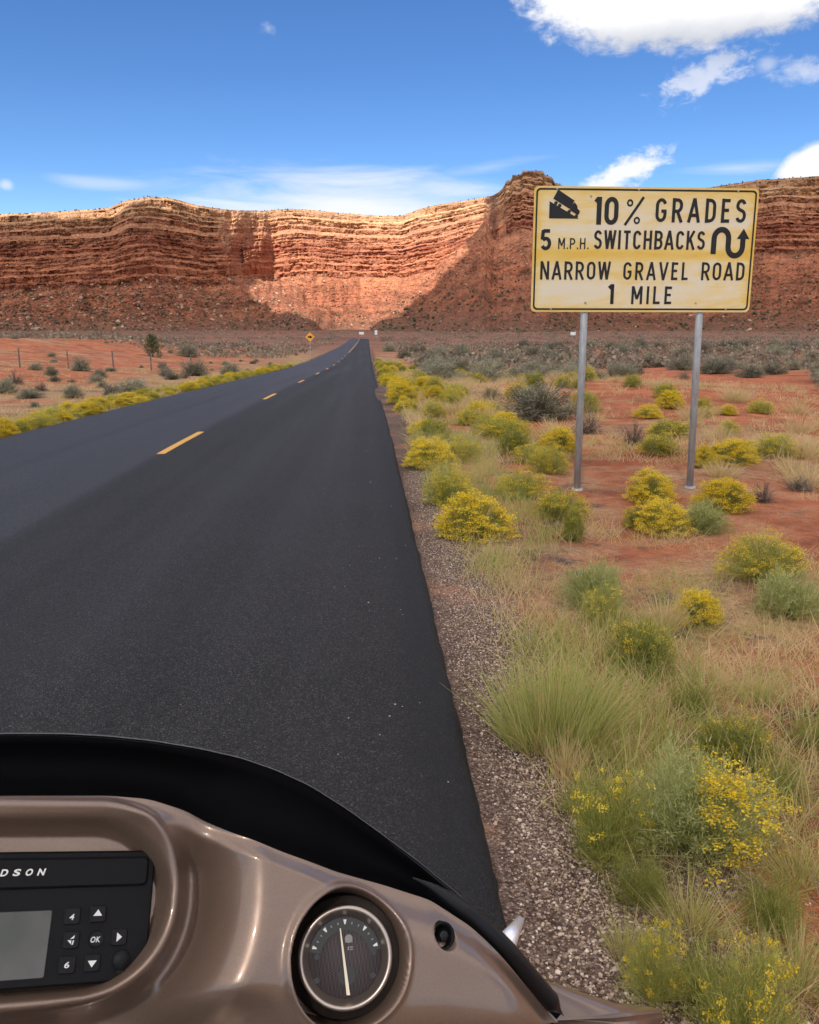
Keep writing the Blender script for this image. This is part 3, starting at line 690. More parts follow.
# ------------------------------------------------------------------ plant materials
def leaf_mat(name, stops, rough=.75, transl=.28, hue=.0, metallic=0):
    m = bpy.data.materials.new(name); m.use_nodes = True; t = NT(m.node_tree); t.n.clear()
    a = t.add('ShaderNodeAttribute', attribute_name='tint').outputs['Fac']
    rnd = t.add('ShaderNodeObjectInfo').outputs['Random']
    f = t.math('ADD', a, t.math('MULTIPLY', t.math('SUBTRACT', rnd, .5), hue), clamp=True)
    c = t.ramp(f, stops)
    d = t.add('ShaderNodeBsdfPrincipled', {'Base Color': c, 'Roughness': rough, 'Specular IOR Level': .2})
    tr = t.add('ShaderNodeBsdfTranslucent', {0: c})
    t.add('ShaderNodeOutputMaterial', {0: t.add('ShaderNodeMixShader', {0: transl, 1: d.outputs[0], 2: tr.outputs[0]}).outputs[0]})
    return m
M_RAB = leaf_mat('rabbitbrush_leaf', [(0, (.18, .195, .045)), (.5, (.35, .355, .085)), (1, (.54, .49, .15))], hue=.5, transl=.4)
M_FLO = leaf_mat('yellow_blossom', [(0, (.62, .44, .025)), (.5, (.80, .58, .035)), (1, (.88, .70, .09))], transl=.35, hue=.5)
M_SAGE = leaf_mat('sage_leaf', [(0, (.17, .155, .115)), (.5, (.31, .295, .205)), (1, (.45, .42, .29))], hue=.8, transl=.35)
M_FORB = leaf_mat('pale_green_leaf', [(0, (.23, .26, .075)), (.5, (.40, .42, .15)), (1, (.54, .53, .25))], hue=.3, transl=.4)
M_GRASS = leaf_mat('grass_blade', [(0, (.25, .33, .075)), (.30, (.45, .46, .13)), (.5, (.58, .45, .20)), (1, (.72, .54, .31))], hue=0, transl=.4)
M_TWIG = leaf_mat('dry_twig', [(0, (.095, .068, .054)), (.5, (.20, .145, .11)), (1, (.38, .30, .23))], transl=.05, hue=.4)

# ------------------------------------------------------------------ plant builders: everything is many thin strips
def strips(rng, base, dirs, L, w, bend, seg=2, tint=None, taper=.85):
    base = np.asarray(base, float); n = len(base)
    dirs = dirs / (np.linalg.norm(dirs, axis=1, keepdims=True) + 1e-9)
    rv_ = rng.normal(size=(n, 3)); side = np.cross(dirs, rv_); side /= (np.linalg.norm(side, axis=1, keepdims=True) + 1e-9)
    s = np.linspace(0, 1, seg + 1)
    ctr = base[:, None] + dirs[:, None] * (L[:, None] * s)[..., None]
    ctr[:, :, 2] -= (bend * L)[:, None] * s ** 2
    hang = rng.normal(size=(n, 2)) * .25
    ctr[:, :, :2] += (hang * (bend * L)[:, None])[:, None, :] * (s ** 2)[None, :, None]
    ww = w[:, None] * (1 - taper * s ** 1.6) * .5
    V = np.stack([ctr - side[:, None] * ww[..., None], ctr + side[:, None] * ww[..., None]], 2)
    k = (np.arange(n) * (seg + 1) * 2)[:, None] + np.arange(seg)[None] * 2
    F = np.stack([k, k + 1, k + 3, k + 2], -1).reshape(-1, 4)
    T = np.repeat(rng.uniform(0, 1, n) if tint is None else tint, (seg + 1) * 2)
    return V.reshape(-1, 3), F, T, ctr[:, -1]

def flakes(rng, c, size, tint=None):
    n = len(c); a = rng.normal(size=(n, 3)); a /= np.linalg.norm(a, axis=1, keepdims=True)
    b = np.cross(a, rng.normal(size=(n, 3))); b /= np.linalg.norm(b, axis=1, keepdims=True)
    s = size[:, None] * .5
    V = np.stack([c - a * s, c + b * s * .8, c + a * s, c - b * s * .8], 1).reshape(-1, 3)
    return V, np.arange(n * 4).reshape(-1, 4), np.repeat(rng.uniform(0, 1, n) if tint is None else tint, 4), None

def join(parts):
    Vs, Fs, Ts, k = [], [], [], 0
    for V, F, T, _ in parts:
        Vs.append(V); Fs.append(F + k); Ts.append(T); k += len(V)
    return np.concatenate(Vs), np.concatenate(Fs), np.concatenate(Ts)

def dome_dirs(rng, n, lo=.08):
    a = rng.uniform(0, 2 * np.pi, n); z = rng.uniform(lo, 1, n) ** .9; r = np.sqrt(np.clip(1 - z * z, 0, 1))
    return np.stack([r * np.cos(a), r * np.sin(a), z], -1)

def lump(d, ph):        # uneven outline of a bush
    return 1 + .16 * np.sin(3 * np.arctan2(d[:, 1], d[:, 0]) + ph) + .12 * np.sin(7 * d[:, 0] + 2 * ph) * np.cos(6 * d[:, 1] - ph) + .10 * np.sin(9 * d[:, 2] + ph * 3 + 4 * d[:, 0])

def bush(seed, mats, n_stem, n_leaf, leaf_l, leaf_w, n_fl=0, fl_size=.02, fl_per=14, fl_lo=.25, fl_spread=.03, up=.4, patch=0.0, inner=.5, stemt=(.2, .6), fl_side=None, rough_=1.0):
    """(foliage mesh, blossom mesh or None) of a bush about 1 wide and 1 high"""
    rng = np.random.default_rng(seed); ph = rng.uniform(0, 6)
    d = dome_dirs(rng, n_stem); L = .5 * (1 + (lump(d, ph) - 1) * rough_) * rng.uniform(1 - .22 * rough_, 1.03, n_stem)
    tgt = d * L[:, None] * np.array([1, 1, 2.0]); tgt[:, 2] = np.maximum(tgt[:, 2], .05)
    b0 = np.concatenate([rng.normal(size=(n_stem, 2)) * .05, np.full((n_stem, 1), -.03)], 1)
    ln = np.linalg.norm(tgt - b0, axis=1)
    st = strips(rng, b0, tgt - b0, ln, np.full(n_stem, leaf_w * 1.3), np.full(n_stem, .06), 3, rng.uniform(*stemt, n_stem), .6)
    k = rng.integers(0, n_stem, n_leaf); f = rng.uniform(inner ** 2, 1, n_leaf) ** .5
    pos = b0[k] + (tgt[k] - b0[k]) * f[:, None] + rng.normal(size=(n_leaf, 3)) * .035
    pos[:, 2] = np.maximum(pos[:, 2], .01)
    dl = d[k] * .7 + rng.normal(size=(n_leaf, 3)) * .55 + np.array([0, 0, up])
    clump = np.clip(.5 + .28 * np.sin(k * 2.399) + rng.normal(size=n_leaf) * .16, 0, 1)
    lf = strips(rng, pos, dl, leaf_l * rng.uniform(.5, 1.3, n_leaf), leaf_w * rng.uniform(.7, 1.3, n_leaf), np.full(n_leaf, .15), 1, clump)
    V, F, T = join([st, lf]); me = mesh_np('foliage', V, F, False, {'tint': T})
    mats_idx = None
    fl = None
    if n_fl:
        sel = np.nonzero(d[:, 2] > fl_lo)[0]
        if fl_side is not None: sel = sel[(d[sel] @ np.array(fl_side)) > .15]
        if patch: sel = sel[np.sin(d[sel, 0] * 7 + ph) * np.cos(d[sel, 1] * 6 + 2 * ph) > patch - .5]
        kk = rng.choice(sel, n_fl); cc = tgt[kk] * 1.0 + rng.normal(size=(n_fl, 3)) * np.array([.035, .035, .02])
        c = np.repeat(cc, fl_per, 0) + rng.normal(size=(n_fl * fl_per, 3)) * np.array([fl_spread, fl_spread, fl_spread * .7])
        tt = np.clip(np.repeat(rng.uniform(.1, .9, n_fl), fl_per) + rng.normal(size=n_fl * fl_per) * .15, 0, 1)
        V, F, T, _ = flakes(rng, c, fl_size * rng.uniform(.6, 1.3, len(c)), tt)
        fl = mesh_np('blossom', V, F, False, {'tint': T})
    return me, fl

def tuft(seed, n, w, lean=.55, seg=3, tlo=0, thi=.5, lmin=.45, rad=.3):
    rng = np.random.default_rng(seed)
    a = rng.uniform(0, 2 * np.pi, n); r = rng.uniform(0, 1, n) ** .7
    b = np.stack([np.cos(a) * r * rad, np.sin(a) * r * rad, np.full(n, -.02)], -1)
    d = np.stack([np.cos(a) * r * lean + rng.normal(size=n) * .16, np.sin(a) * r * lean + rng.normal(size=n) * .16, np.ones(n)], -1)
    parts = [strips(rng, b, d, rng.uniform(lmin, 1.05, n), w * rng.uniform(.6, 1.3, n), rng.uniform(.0, .28, n), seg, rng.uniform(tlo, thi, n))]
    return mesh_np('blades', *join(parts)[:2], False, {'tint': join(parts)[2]})

def twigs(seed, n, w):
    rng = np.random.default_rng(seed)
    d = dome_dirs(rng, n, .02); L = .5 * lump(d, seed) * rng.uniform(.6, 1.05, n); tgt = d * L[:, None] * np.array([1, 1, 2.0])
    b0 = rng.normal(size=(n, 3)) * .06; b0[:, 2] = 0
    parts = [strips(rng, b0, tgt - b0, np.linalg.norm(tgt - b0, axis=1), np.full(n, w * 1.5), np.full(n, .05), 3)]
    m_ = n * 9; k = rng.integers(0, n, m_); f = rng.uniform(.3, 1, m_)
    pos = b0[k] + (tgt - b0)[k] * f[:, None]
    parts.append(strips(rng, pos, d[k] + rng.normal(size=(m_, 3)) * .7, rng.uniform(.06, .2, m_), np.full(m_, w), np.full(m_, .1), 2))
    V, F, T = join(parts); return mesh_np('twigs', V, F, False, {'tint': T})

def setm(me, *ms):
    if me is not None:
        for m in ms: me.materials.append(m)
    return me
# prototypes: lists of (mesh, child mesh) per kind
K = {}
K['gold'] = [(setm(a, M_RAB), setm(b, M_FLO)) for a, b in (bush(s, None, 300, 2600, .10, .010, 900, .022, 15, .06, .034, .6, rough_=.5) for s in (11, 12, 13))]
K['olive'] = [(setm(a, M_RAB), setm(b, M_FLO)) for a, b in (bush(s, None, 300, 4200, .10, .009, 420, .018, 11, .12, .030, .8, .35, rough_=.55) for s in (21, 22, 23))]
K['leafy'] = [(setm(a, M_RAB), setm(b, M_FLO)) for a, b in (bush(s, None, 300, 5200, .11, .009, 150, .018, 9, .35, .026, 1.0, .5, rough_=.5) for s in (31, 32))]
K['sage'] = [(setm(a, M_SAGE), None) for a, b in (bush(s, None, 220, 3200, .085, .016, 0, up=.3, stemt=(0, .3)) for s in (41, 42, 43, 44))]
K['forb'] = [(setm(a, M_FORB), None) for a, b in (bush(s, None, 240, 5200, .10, .010, 0, up=1.0, stemt=(.3, .7)) for s in (51, 52))]
K['forbflower'] = [(setm(a, M_FORB), setm(b, M_FLO)) for a, b in (bush(s, None, 420, 9500, .085, .0065, 300, .019, 15, .1, .024, 1.0, 0, fl_side=(.93, -.35, .1)) for s in (61, 62))]
K['weedflower'] = [(setm(a, M_RAB), setm(b, M_FLO)) for a, b in (bush(s, None, 330, 5200, .12, .006, 46, .019, 30, .4, .024, 1.1, 0) for s in (71, 72, 73))]
K['gtuft'] = [(setm(tuft(s, 1900, .009, .5, 4, 0, .60, .35, .44), M_GRASS), None) for s in (81, 82)]
K['stuft'] = [(setm(tuft(s, 260, .014, .6, 3, .45, 1), M_GRASS), None) for s in (91, 92, 93)]
K['dead'] = [(setm(twigs(s, 150, .010), M_TWIG), None) for s in (95, 96)]
K['leafyweed'] = [(setm(bush(s, None, 300, 3600, .12, .006, 0, up=1.1, inner=.3)[0], M_RAB), None) for s in (74, 75)]
K['weedgrass'] = [(setm(tuft(s, 520, .0075, .8, 4, .05, .75), M_GRASS), None) for s in (76, 77)]
used_n = {}
def plant(kind, name, x, y, w, h, label=None, group=None, cat='shrub', parts=True, sink=.02, seed=None):
    i = used_n.get(kind, 0); used_n[kind] = i + 1
    me, fl = K[kind][i % len(K[kind])] if seed is None else K[kind][seed % len(K[kind])]
    o = bpy.data.objects.new(name, me); COL.objects.link(o)
    o.location = (x, y, float(terrain(x, y)) - sink * h); o.rotation_euler = (0, 0, (i * 2.399) % 6.283 if kind != 'forbflower' else -.1 * i); o.scale = (w, w * (.9 + .2 * ((i * .618) % 1)), h)
    tag(o, label, cat, group)
    if fl is not None:
        c = bpy.data.objects.new('blossom', fl); COL.objects.link(c); c.parent = o
    return o

PL = [  # kind, name, px, py(base), width px, height px, label
 ('forbflower', 'flowering_shrub', 690, 868, 158, 118, 'big pale green shrub by the gravel with its right side covered in yellow blossom'),
 ('weedflower', 'flowering_weed', 606, 872, 92, 112, 'tall green weed with loose yellow heads between the gravel and the big pale shrub'),
 ('leafy', 'rabbitbrush', 735, 772, 84, 58, 'thin green bush with few yellow tips just behind the big pale shrub'),
 ('weedflower', 'flowering_weed', 652, 1010, 70, 100, 'narrow weed with one yellow head above the lower right bike panel'),
 ('weedflower', 'flowering_weed', 738, 1075, 125, 150, 'broad yellow-flowered weed nearest to the viewer, at the bottom edge'),
 ('gtuft', 'grass_tuft', 553, 752, 112, 112, 'largest bright green bunch of grass beside the gravel'),
 ('stuft', 'grass_tuft', 566, 782, 44, 66, 'small straw-topped bunch of grass in front of the largest green bunch'),
 ('weedflower', 'flowering_weed', 555, 700, 34, 34, 'single small yellow flower head rising through the largest green bunch of grass'),
 ('leafy', 'rabbitbrush', 641, 676, 74, 58, 'bright green dome-shaped bush right of the largest green bunch of grass'),
 ('gold', 'rabbitbrush', 697, 628, 46, 40, 'small golden bush beside a straw-coloured clump, right of the pale sage-green one'),
 ('stuft', 'grass_tuft', 665, 632, 52, 46, 'straw-coloured clump touching the left side of a small golden bush'),
 ('forb', 'green_shrub', 594, 612, 72, 54, 'pale grey-green rounded shrub with yellow flowers in front of it'),
 ('weedflower', 'flowering_weed', 598, 630, 46, 46, 'yellow-flowered weed in front of the pale grey-green rounded shrub'),
 ('olive', 'rabbitbrush', 761, 584, 88, 54, 'broad yellow-green bush above a pale leafy herb at the right side'),
 ('forb', 'green_shrub', 786, 618, 84, 48, 'pale leafy herb in front of the broad yellow-green bush'),
 ('gold', 'rabbitbrush', 651, 504, 48, 34, 'round golden bush between the two sign posts, nearer the right post'),
 ('gold', 'rabbitbrush', 661, 536, 56, 38, 'golden bush in front of the round one between the sign posts'),
 ('olive', 'rabbitbrush', 636, 530, 30, 28, 'small olive bush touching the left side of a golden one between the sign posts'),
 ('gold', 'rabbitbrush', 723, 512, 54, 36, 'round golden bush just right of the right sign post'),
 ('forb', 'green_shrub', 700, 534, 66, 34, 'low pale green herb in front of the right sign post'),
 ('dead', 'dark_shrub', 763, 503, 28, 28, 'small dark twiggy shrub right of the golden bush by the right post'),
 ('olive', 'rabbitbrush', 560, 522, 62, 34, 'olive bush in front of the left sign post'),
 ('leafy', 'rabbitbrush', 573, 542, 26, 40, 'narrow yellow-green bush just below the left sign post'),
 ('olive', 'rabbitbrush', 521, 500, 54, 32, 'olive bush left of the left sign post, nearer of two'),
 ('olive', 'rabbitbrush', 548, 474, 46, 32, 'olive bush left of the left sign post, farther of two'),
 ('gold', 'rabbitbrush', 476, 540, 78, 46, 'broad golden bush at the gravel, first of the roadside row'),
 ('olive', 'rabbitbrush', 448, 508, 56, 44, 'green-yellow bush at the gravel, second of the roadside row'),
 ('gold', 'rabbitbrush', 430, 470, 50, 34, 'brightest golden bush of the roadside row, third from the front'),
 ('dead', 'dark_shrub', 634, 446, 34, 28, 'dark brown dead shrub on red soil between the sign posts'),
 ('gold', 'rabbitbrush', 733, 465, 46, 28, 'yellow rounded bush on red soil right of the right post, in a row of three'),
 ('gold', 'rabbitbrush', 703, 468, 26, 24, 'smaller yellow bush close behind the right sign post'),
 ('olive', 'rabbitbrush', 774, 458, 54, 26, 'tan-yellow bush, rightmost in a row of three behind the right post'),
 ('olive', 'rabbitbrush', 658, 456, 44, 24, 'yellow-green bush just left of the right post, near the dark dead shrub'),
 ('olive', 'rabbitbrush', 668, 440, 48, 22, 'low yellow-green bush behind the dark dead shrub'),
 ('stuft', 'grass_tuft', 806, 488, 44, 36, 'pale straw clump with a dark base at the right side of the flats'),
 ('dead', 'dark_shrub', 800, 492, 40, 18, 'low dark twiggy shrub under the pale straw clump'),
 ('olive', 'rabbitbrush', 728, 436, 24, 18, 'small yellow bush alone on bare red soil beyond the right post'),
 ('olive', 'rabbitbrush', 760, 414, 28, 16, 'small olive-yellow bush on red soil beside a pale straw clump'),
 ('stuft', 'grass_tuft', 797, 414, 26, 20, 'pale straw clump at the edge of the sage, right of the sign'),
 ('stuft', 'grass_tuft', 722, 478, 40, 26, 'straw clump just in front of the yellow bushes behind the right post'),
 ('dead', 'dark_shrub', 585, 434, 40, 26, 'greyish dead tumbleweed right of the left sign post'),
 ('dead', 'dark_shrub', 490, 400, 26, 16, 'greyish dead tumbleweed lying on the red rise'),
 ('dead', 'dark_shrub', 435, 382, 26, 12, 'greyish dead tumbleweed by the yellow roadside row'),
 ('gold', 'rabbitbrush', 540, 418, 30, 18, 'small yellow bush left of the left post, below the red rise'),
 ('olive', 'rabbitbrush', 505, 440, 60, 24, 'wide low olive bush midway between the road and the left post'),
]
for kind, name, px_, py_, wp, hp, lab in PL:
    d = ray(px_, min(py_, 1020)); q = ground_hit(px_, py_)
    dep_ = (q - CAMP) @ FWD
    w_ = wp * dep_ / FPX; h_ = hp * dep_ / FPX * .92
    q2 = q[:2] + (q[:2] / np.hypot(*q[:2])) * w_ * .22
    plant(kind, name, q2[0], q2[1], w_, h_, lab, 'plants standing out on the right of the road', 'grass' if 'tuft' in kind else 'weed' if 'weed' in name else 'shrub')

rs = np.random.default_rng(77)
# roadside rows of yellow rabbitbrush
def row(side, ystart, yend, step, spread, label, group, n_max):
    y = ystart; c = 0
    while y < yend and c < n_max:
        for _ in range(2):
            off = .22 + rs.uniform(0, 1) ** 1.5 * spread
            x = (RX1 + off + .2) if side > 0 else (RX0 - off)
            w_ = (rs.uniform(.26, .66) if side > 0 else rs.uniform(.35, .68)) * (1 + y * .004); kind = rs.choice(['gold', 'olive', 'gold', 'olive', 'leafy'] if side > 0 else ['gold', 'olive', 'olive'])
            yy = y + rs.uniform(-.4, .4) * step
            plant(kind, 'rabbitbrush', x + float(road_bend(yy)), yy, w_, w_ * (rs.uniform(.42, .8) if side > 0 else rs.uniform(.34, .55)), label, group); c += 1
        y += step * (1 + y * .032) * rs.uniform(.8, 1.2)
row(1, 11.2, 250, .52, 2.1, 'yellow-flowering bush in the row along the right edge of the road', 'yellow bushes lining the right road edge', 112)
row(-1, 6.2, 270, .56, 1.0, 'yellow-flowering bush in the row along the left edge of the road', 'yellow bushes lining the left road edge', 105)
# loose yellow-green bushes in the strip between the road and the sign, and farther up the right verge
c = 0
while c < 60:
    y = rs.uniform(12, 75); x = RX1 + 1.6 + rs.uniform(0, 1) ** 1.3 * (5.0 + y * .06)
    if abs(x - pl[0]) < .7 and y < 12: continue
    w_ = rs.uniform(.4, .8)
    plant(rs.choice(['olive', 'olive', 'gold', 'leafy', 'leafy']), 'rabbitbrush', x, y, w_, w_ * rs.uniform(.45, .7), 'low olive or yellowish bush among the dry grass of the right verge', 'bushes in the grass of the right verge'); c += 1
c = 0
while c < 110:
    y = rs.uniform(9.5, 60); x = RX1 + 1.2 + rs.uniform(0, 1) ** 1.2 * (6.5 + y * .1)
    w_ = rs.uniform(.35, .75) * (1 + y * .004)
    plant('stuft', 'grass_tuft', x, y, w_, w_ * rs.uniform(.55, .8), 'pale straw-coloured grass clump out on the right verge beyond the gravel', 'straw clumps of the right verge', 'grass'); c += 1
FILL = [(640, 905, 70, 70), (690, 930, 80, 70), (770, 930, 85, 70), (800, 985, 80, 80), (700, 1000, 70, 70), (655, 800, 60, 50), (580, 815, 50, 50), (800, 880, 70, 60), (775, 800, 60, 50), (620, 760, 50, 40), (690, 715, 60, 45), (625, 955, 50, 55), (810, 745, 50, 40), (760, 700, 55, 40)]
for i, (px_, py_, wp, hp) in enumerate(FILL):
    q = ground_hit(px_, py_); dep_ = (q - CAMP) @ FWD
    plant(['leafyweed', 'weedgrass'][i % 2], 'green_weed', q[0], q[1], wp * dep_ / FPX, hp * dep_ / FPX * .9, 'wispy green weed or grass clump crowding the lower right verge', 'green weeds of the lower right verge', 'weed')
# sagebrush flats on the right
c = tries = 0
while c < 205 and tries < 9000:
    tries += 1
    y = 17 + rs.uniform(0, 1) ** 1.5 * 135; x = 2.5 + rs.uniform(0, 1) * y * .72
    bare = math.exp(-((x - 7.0) / 5.5) ** 2 - ((y - 23) / 6.5) ** 2)
    dens = .6 + 2.2 * float(fbm(x * .09, y * .06, 33, 3)) + .3 * (y > 34) - 1.6 * bare - (.7 if y < 25 and x < 11 else 0)
    if rs.uniform() > dens: continue
    w_ = rs.uniform(.7, 1.6) * (1 + y * .009)
    dk = rs.uniform() > .95
    w_ = min(w_, .9) if dk else w_
    plant('dead' if dk else 'sage', 'sagebrush', x, y, w_, w_ * rs.uniform(.42, .62), 'grey-green sagebrush on the open flats right of the road', 'sagebrush on the flats right of the road'); c += 1
# left side: individually placed, then scattered
for px_, py_, wp, hp, lab in ((195, 376, 34, 18, 'rounded dark green sagebrush close to the left row of yellow bushes, larger of two'), (230, 376, 24, 14, 'rounded dark green sagebrush close to the left row of yellow bushes, smaller of two'),
                              (133, 393, 44, 16, 'wide pale sagebrush behind the yellow row on the left'), (73, 398, 26, 14, 'small grey-green sagebrush left of the wide pale one'),
                              (81, 371, 22, 15, 'pale rounded sagebrush on the red earth below the fence'), (52, 376, 16, 11, 'small pale sagebrush on the red earth, left of the rounded one'),
                              (30, 398, 30, 11, 'low brownish sagebrush at the far left'), (188, 357, 26, 14, 'sagebrush at the fence beyond the two dark green ones')):
    q = ground_hit(px_, py_); dep_ = (q - CAMP) @ FWD
    plant('sage', 'sagebrush', q[0], q[1], wp * dep_ / FPX, hp * dep_ / FPX, lab, 'sagebrush standing out on the left of the road', 'shrub')
c = tries = 0
while c < 85 and tries < 4000:
    tries += 1
    y = 14 + rs.uniform(0, 1) ** 1.3 * 90; x = -8.2 - rs.uniform(0, 1) * (y * .52)
    if float(fbm(x * .1, y * .1, 35, 3)) < -.04: continue
    w_ = rs.uniform(.3, 1.05)
    plant('sage' if rs.uniform() < .8 else 'dead', 'sagebrush', x, y, w_, w_ * rs.uniform(.4, .6), 'small dusty sagebrush on the red ground left of the road', 'sagebrush on the ground left of the road'); c += 1
# one juniper by the fence
q = ground_hit(153, 357); hj = 23 * ((q - CAMP) @ FWD) / FPX
jun = empty('juniper_tree', q); tag(jun, 'small dark juniper tree standing by the fence on the left', 'tree')
rng = np.random.default_rng(3)
bm = bmesh.new(); tube(bm, (0, 0, -.15), (.05, 0, hj * .5), hj * .035, hj * .018, 8)
for a in range(5): tube(bm, (.02, 0, hj * (.15 + .07 * a)), (math.cos(a * 2.4) * hj * .2, math.sin(a * 2.4) * hj * .2, hj * (.42 + .08 * a)), hj * .016, hj * .006, 6)
link_ob('trunk', bm_mesh('trunk', bm), [M_TWIG], jun)
cs = np.array([(math.cos(a * 2.4) * .24 * (1.15 - a / 14), math.sin(a * 2.4) * .24 * (1.15 - a / 14), .10 + .066 * a) for a in range(13)]) * hj
cc = np.repeat(cs, 190, 0) + rng.normal(size=(190 * 13, 3)) * hj * .075
V, F, T, _ = strips(rng, cc, rng.normal(size=cc.shape) + np.array([0, 0, .6]), rng.uniform(.1, .24, len(cc)), rng.uniform(.03, .06, len(cc)), np.full(len(cc), .1), 1)
M_JUN = leaf_mat('juniper_leaf', [(0, (.075, .085, .040)), (1, (.17, .18, .085))])
link_ob('crown', mesh_np('crown', V, F, False, {'tint': T}), [M_JUN], jun)

# ------------------------------------------------------------------ ground cover nobody could count
def scatter_grass(rng, n, xr, yr, blades, lr, wr, tint, dens_seed, xpow=1.0, ypow=1.0, thr=0.0, seg=2, lean=.6, spread=.08):
    x = xr[0] + rng.uniform(0, 1, n) ** xpow * (xr[1] - xr[0]); y = yr[0] + rng.uniform(0, 1, n) ** ypow * (yr[1] - yr[0])
    nz = fbm(x * .55, y * .55, dens_seed, 4); keep = (nz * 3.0 + rng.uniform(-.5, .5, n)) > thr
    x, y, nz = x[keep], y[keep], nz[keep]; z = terrain(x, y); m = len(x)
    ti = np.clip(tint[0] + (tint[1] - tint[0]) * rng.uniform(0, 1, m) + fbm(x * .8, y * .8, dens_seed + 5, 3) * .7, 0, 1)
    ll = rng.uniform(*lr, m)
    k = np.repeat(np.arange(m), blades); nb = len(k)
    b = np.stack([x[k], y[k], z[k] - .01], -1) + np.concatenate([rng.normal(size=(nb, 2)) * spread, np.zeros((nb, 1))], 1)
    d = np.concatenate([rng.normal(size=(nb, 2)) * lean, np.ones((nb, 1))], 1)
    return strips(rng, b, d, ll[k] * rng.uniform(.4, 1.1, nb), rng.uniform(*wr, nb), rng.uniform(0, .4, nb), seg, np.clip(ti[k] + rng.normal(size=nb) * .14, 0, 1))
rng = np.random.default_rng(9)
GR = [scatter_grass(rng, 3600, (RX1 + .42, 7.5), (1.2, 15), 28, (.10, .30), (.0024, .0048), (.62, 1.0), 101, 1.3, 1.2, .36, 3),
      scatter_grass(rng, 2400, (RX1 + .5, 5), (.9, 5.5), 20, (.06, .20), (.0016, .003), (.45, 1.0), 103, 1.0, 1.0, .22, 2, 1.0),
      scatter_grass(rng, 900, (RX1 + .42, RX1 + 1.3), (2.4, 13), 34, (.16, .36), (.0025, .0045), (.10, .50), 105, 1.0, .9, .08, 3, .35),
      scatter_grass(rng, 1300, (RX1 + .35, RX1 + 2.6), (11, 90), 16, (.16, .36), (.006, .013), (.10, .6), 117, 1.0, 1.5, -.2, 2, .45),
      scatter_grass(rng, 520, (RX1 + .55, 3.4), (1.2, 5.5), 24, (.14, .36), (.0018, .0034), (.05, .5), 107, 1.0, .9, .22, 3, .5),
      scatter_grass(rng, 5200, (RX1 + .5, 17), (11, 55), 14, (.16, .38), (.006, .012), (.55, 1.0), 109, 1.7, 1.4, -.05, 2),
      scatter_grass(rng, 4200, (RX0 - .6, RX0 - 26), (7, 60), 12, (.14, .34), (.007, .014), (.5, 1.0), 111, 1.5, 1.3, .0, 2),
      scatter_grass(rng, 2200, (RX0 - .15, RX0 - 2.2), (6, 90), 14, (.12, .3), (.006, .014), (.15, .7), 113, 1.0, 1.6, -.3, 2)]
V, F, T = join(GR)
gr = link_ob('dry_grass', mesh_np('dry_grass', V, F, False, {'tint': T}), [M_GRASS]); tag(gr, kind='stuff')
# fallen stalks and twigs
n = 5200; x = RX1 + .5 + rng.uniform(0, 1, n) * 4.5; y = 1.0 + rng.uniform(0, 1, n) ** 1.4 * 9
b = np.stack([x, y, terrain(x, y) + .012], -1); d = np.concatenate([rng.normal(size=(n, 2)), rng.uniform(-.05, .22, (n, 1))], 1)
V, F, T, _ = strips(rng, b, d, rng.uniform(.04, .22, n), rng.uniform(.0015, .004, n), np.full(n, .1), 2, np.clip(rng.normal(.6, .3, n), 0, 1))
tw = link_ob('litter', mesh_np('litter', V, F, False, {'tint': T}), [M_TWIG]); tag(tw, kind='stuff')

ICO_V = []; g_ = (1 + 5 ** .5) / 2
for a, b_ in ((-1, g_), (1, g_), (-1, -g_), (1, -g_)): ICO_V += [(a, b_, 0)]
for a, b_ in ((-1, g_), (1, g_), (-1, -g_), (1, -g_)): ICO_V += [(0, a, b_)]
for a, b_ in ((-1, g_), (1, g_), (-1, -g_), (1, -g_)): ICO_V += [(b_, 0, a)]
ICO_V = np.array(ICO_V) / np.linalg.norm(ICO_V[0])
ICO_F = []
dd = np.linalg.norm(ICO_V[:, None] - ICO_V[None], axis=-1)
for i in range(12):
    for j in range(i + 1, 12):
        for k in range(j + 1, 12):
            if dd[i, j] < 1.2 and dd[j, k] < 1.2 and dd[i, k] < 1.2:
                f = (i, j, k)
                if np.dot(np.cross(ICO_V[j] - ICO_V[i], ICO_V[k] - ICO_V[i]), ICO_V[i]) < 0: f = (i, k, j)
                ICO_F.append(f)
ICO_F = np.array(ICO_F)
def stones(rng, c, r, flat=.65, jit=.28):
    n = len(c)
    q = rng.normal(size=(n, 3, 3)); q, _ = np.linalg.qr(q)
    v = ICO_V[None] * (1 + rng.uniform(-jit, jit, (n, 12, 1))) * rng.uniform(.6, 1.2, (n, 1, 3))
    v = np.einsum('nij,nvj->nvi', q, v) * r[:, None, None]; v[:, :, 2] *= flat
    return (v + c[:, None]).reshape(-1, 3), (ICO_F[None] + (np.arange(n) * 12)[:, None, None]).reshape(-1, 3), np.repeat(rng.uniform(0, 1, n), 12)
pebm = leaf_mat('pebble_stone', [(0, (.07, .046, .034)), (.3, (.18, .122, .088)), (.6, (.32, .235, .175)), (.9, (.46, .365, .29)), (1, (.66, .57, .48))], .8, 0.0)
n = 56000; y = .7 + rng.uniform(0, 1, n) ** 1.7 * 9.5; x = RX1 + .02 + np.abs(rng.normal(size=n)) * (.30 + .10 * fbm(y, y * 0, 7, 2)) + rng.uniform(0, .25, n)
m_ = 4200; y = np.concatenate([y, 1 + rng.uniform(0, 1, m_) ** 1.5 * 9]); x = np.concatenate([x, RX1 + .5 + rng.uniform(0, 1, m_) * 5])
r_ = rng.uniform(.0020, .0062, len(x)) * (1 + .5 * (rng.uniform(size=len(x)) > .93))
V, F, T = stones(rng, np.stack([x, y, terrain(x, y) + r_ * .25], -1), r_)
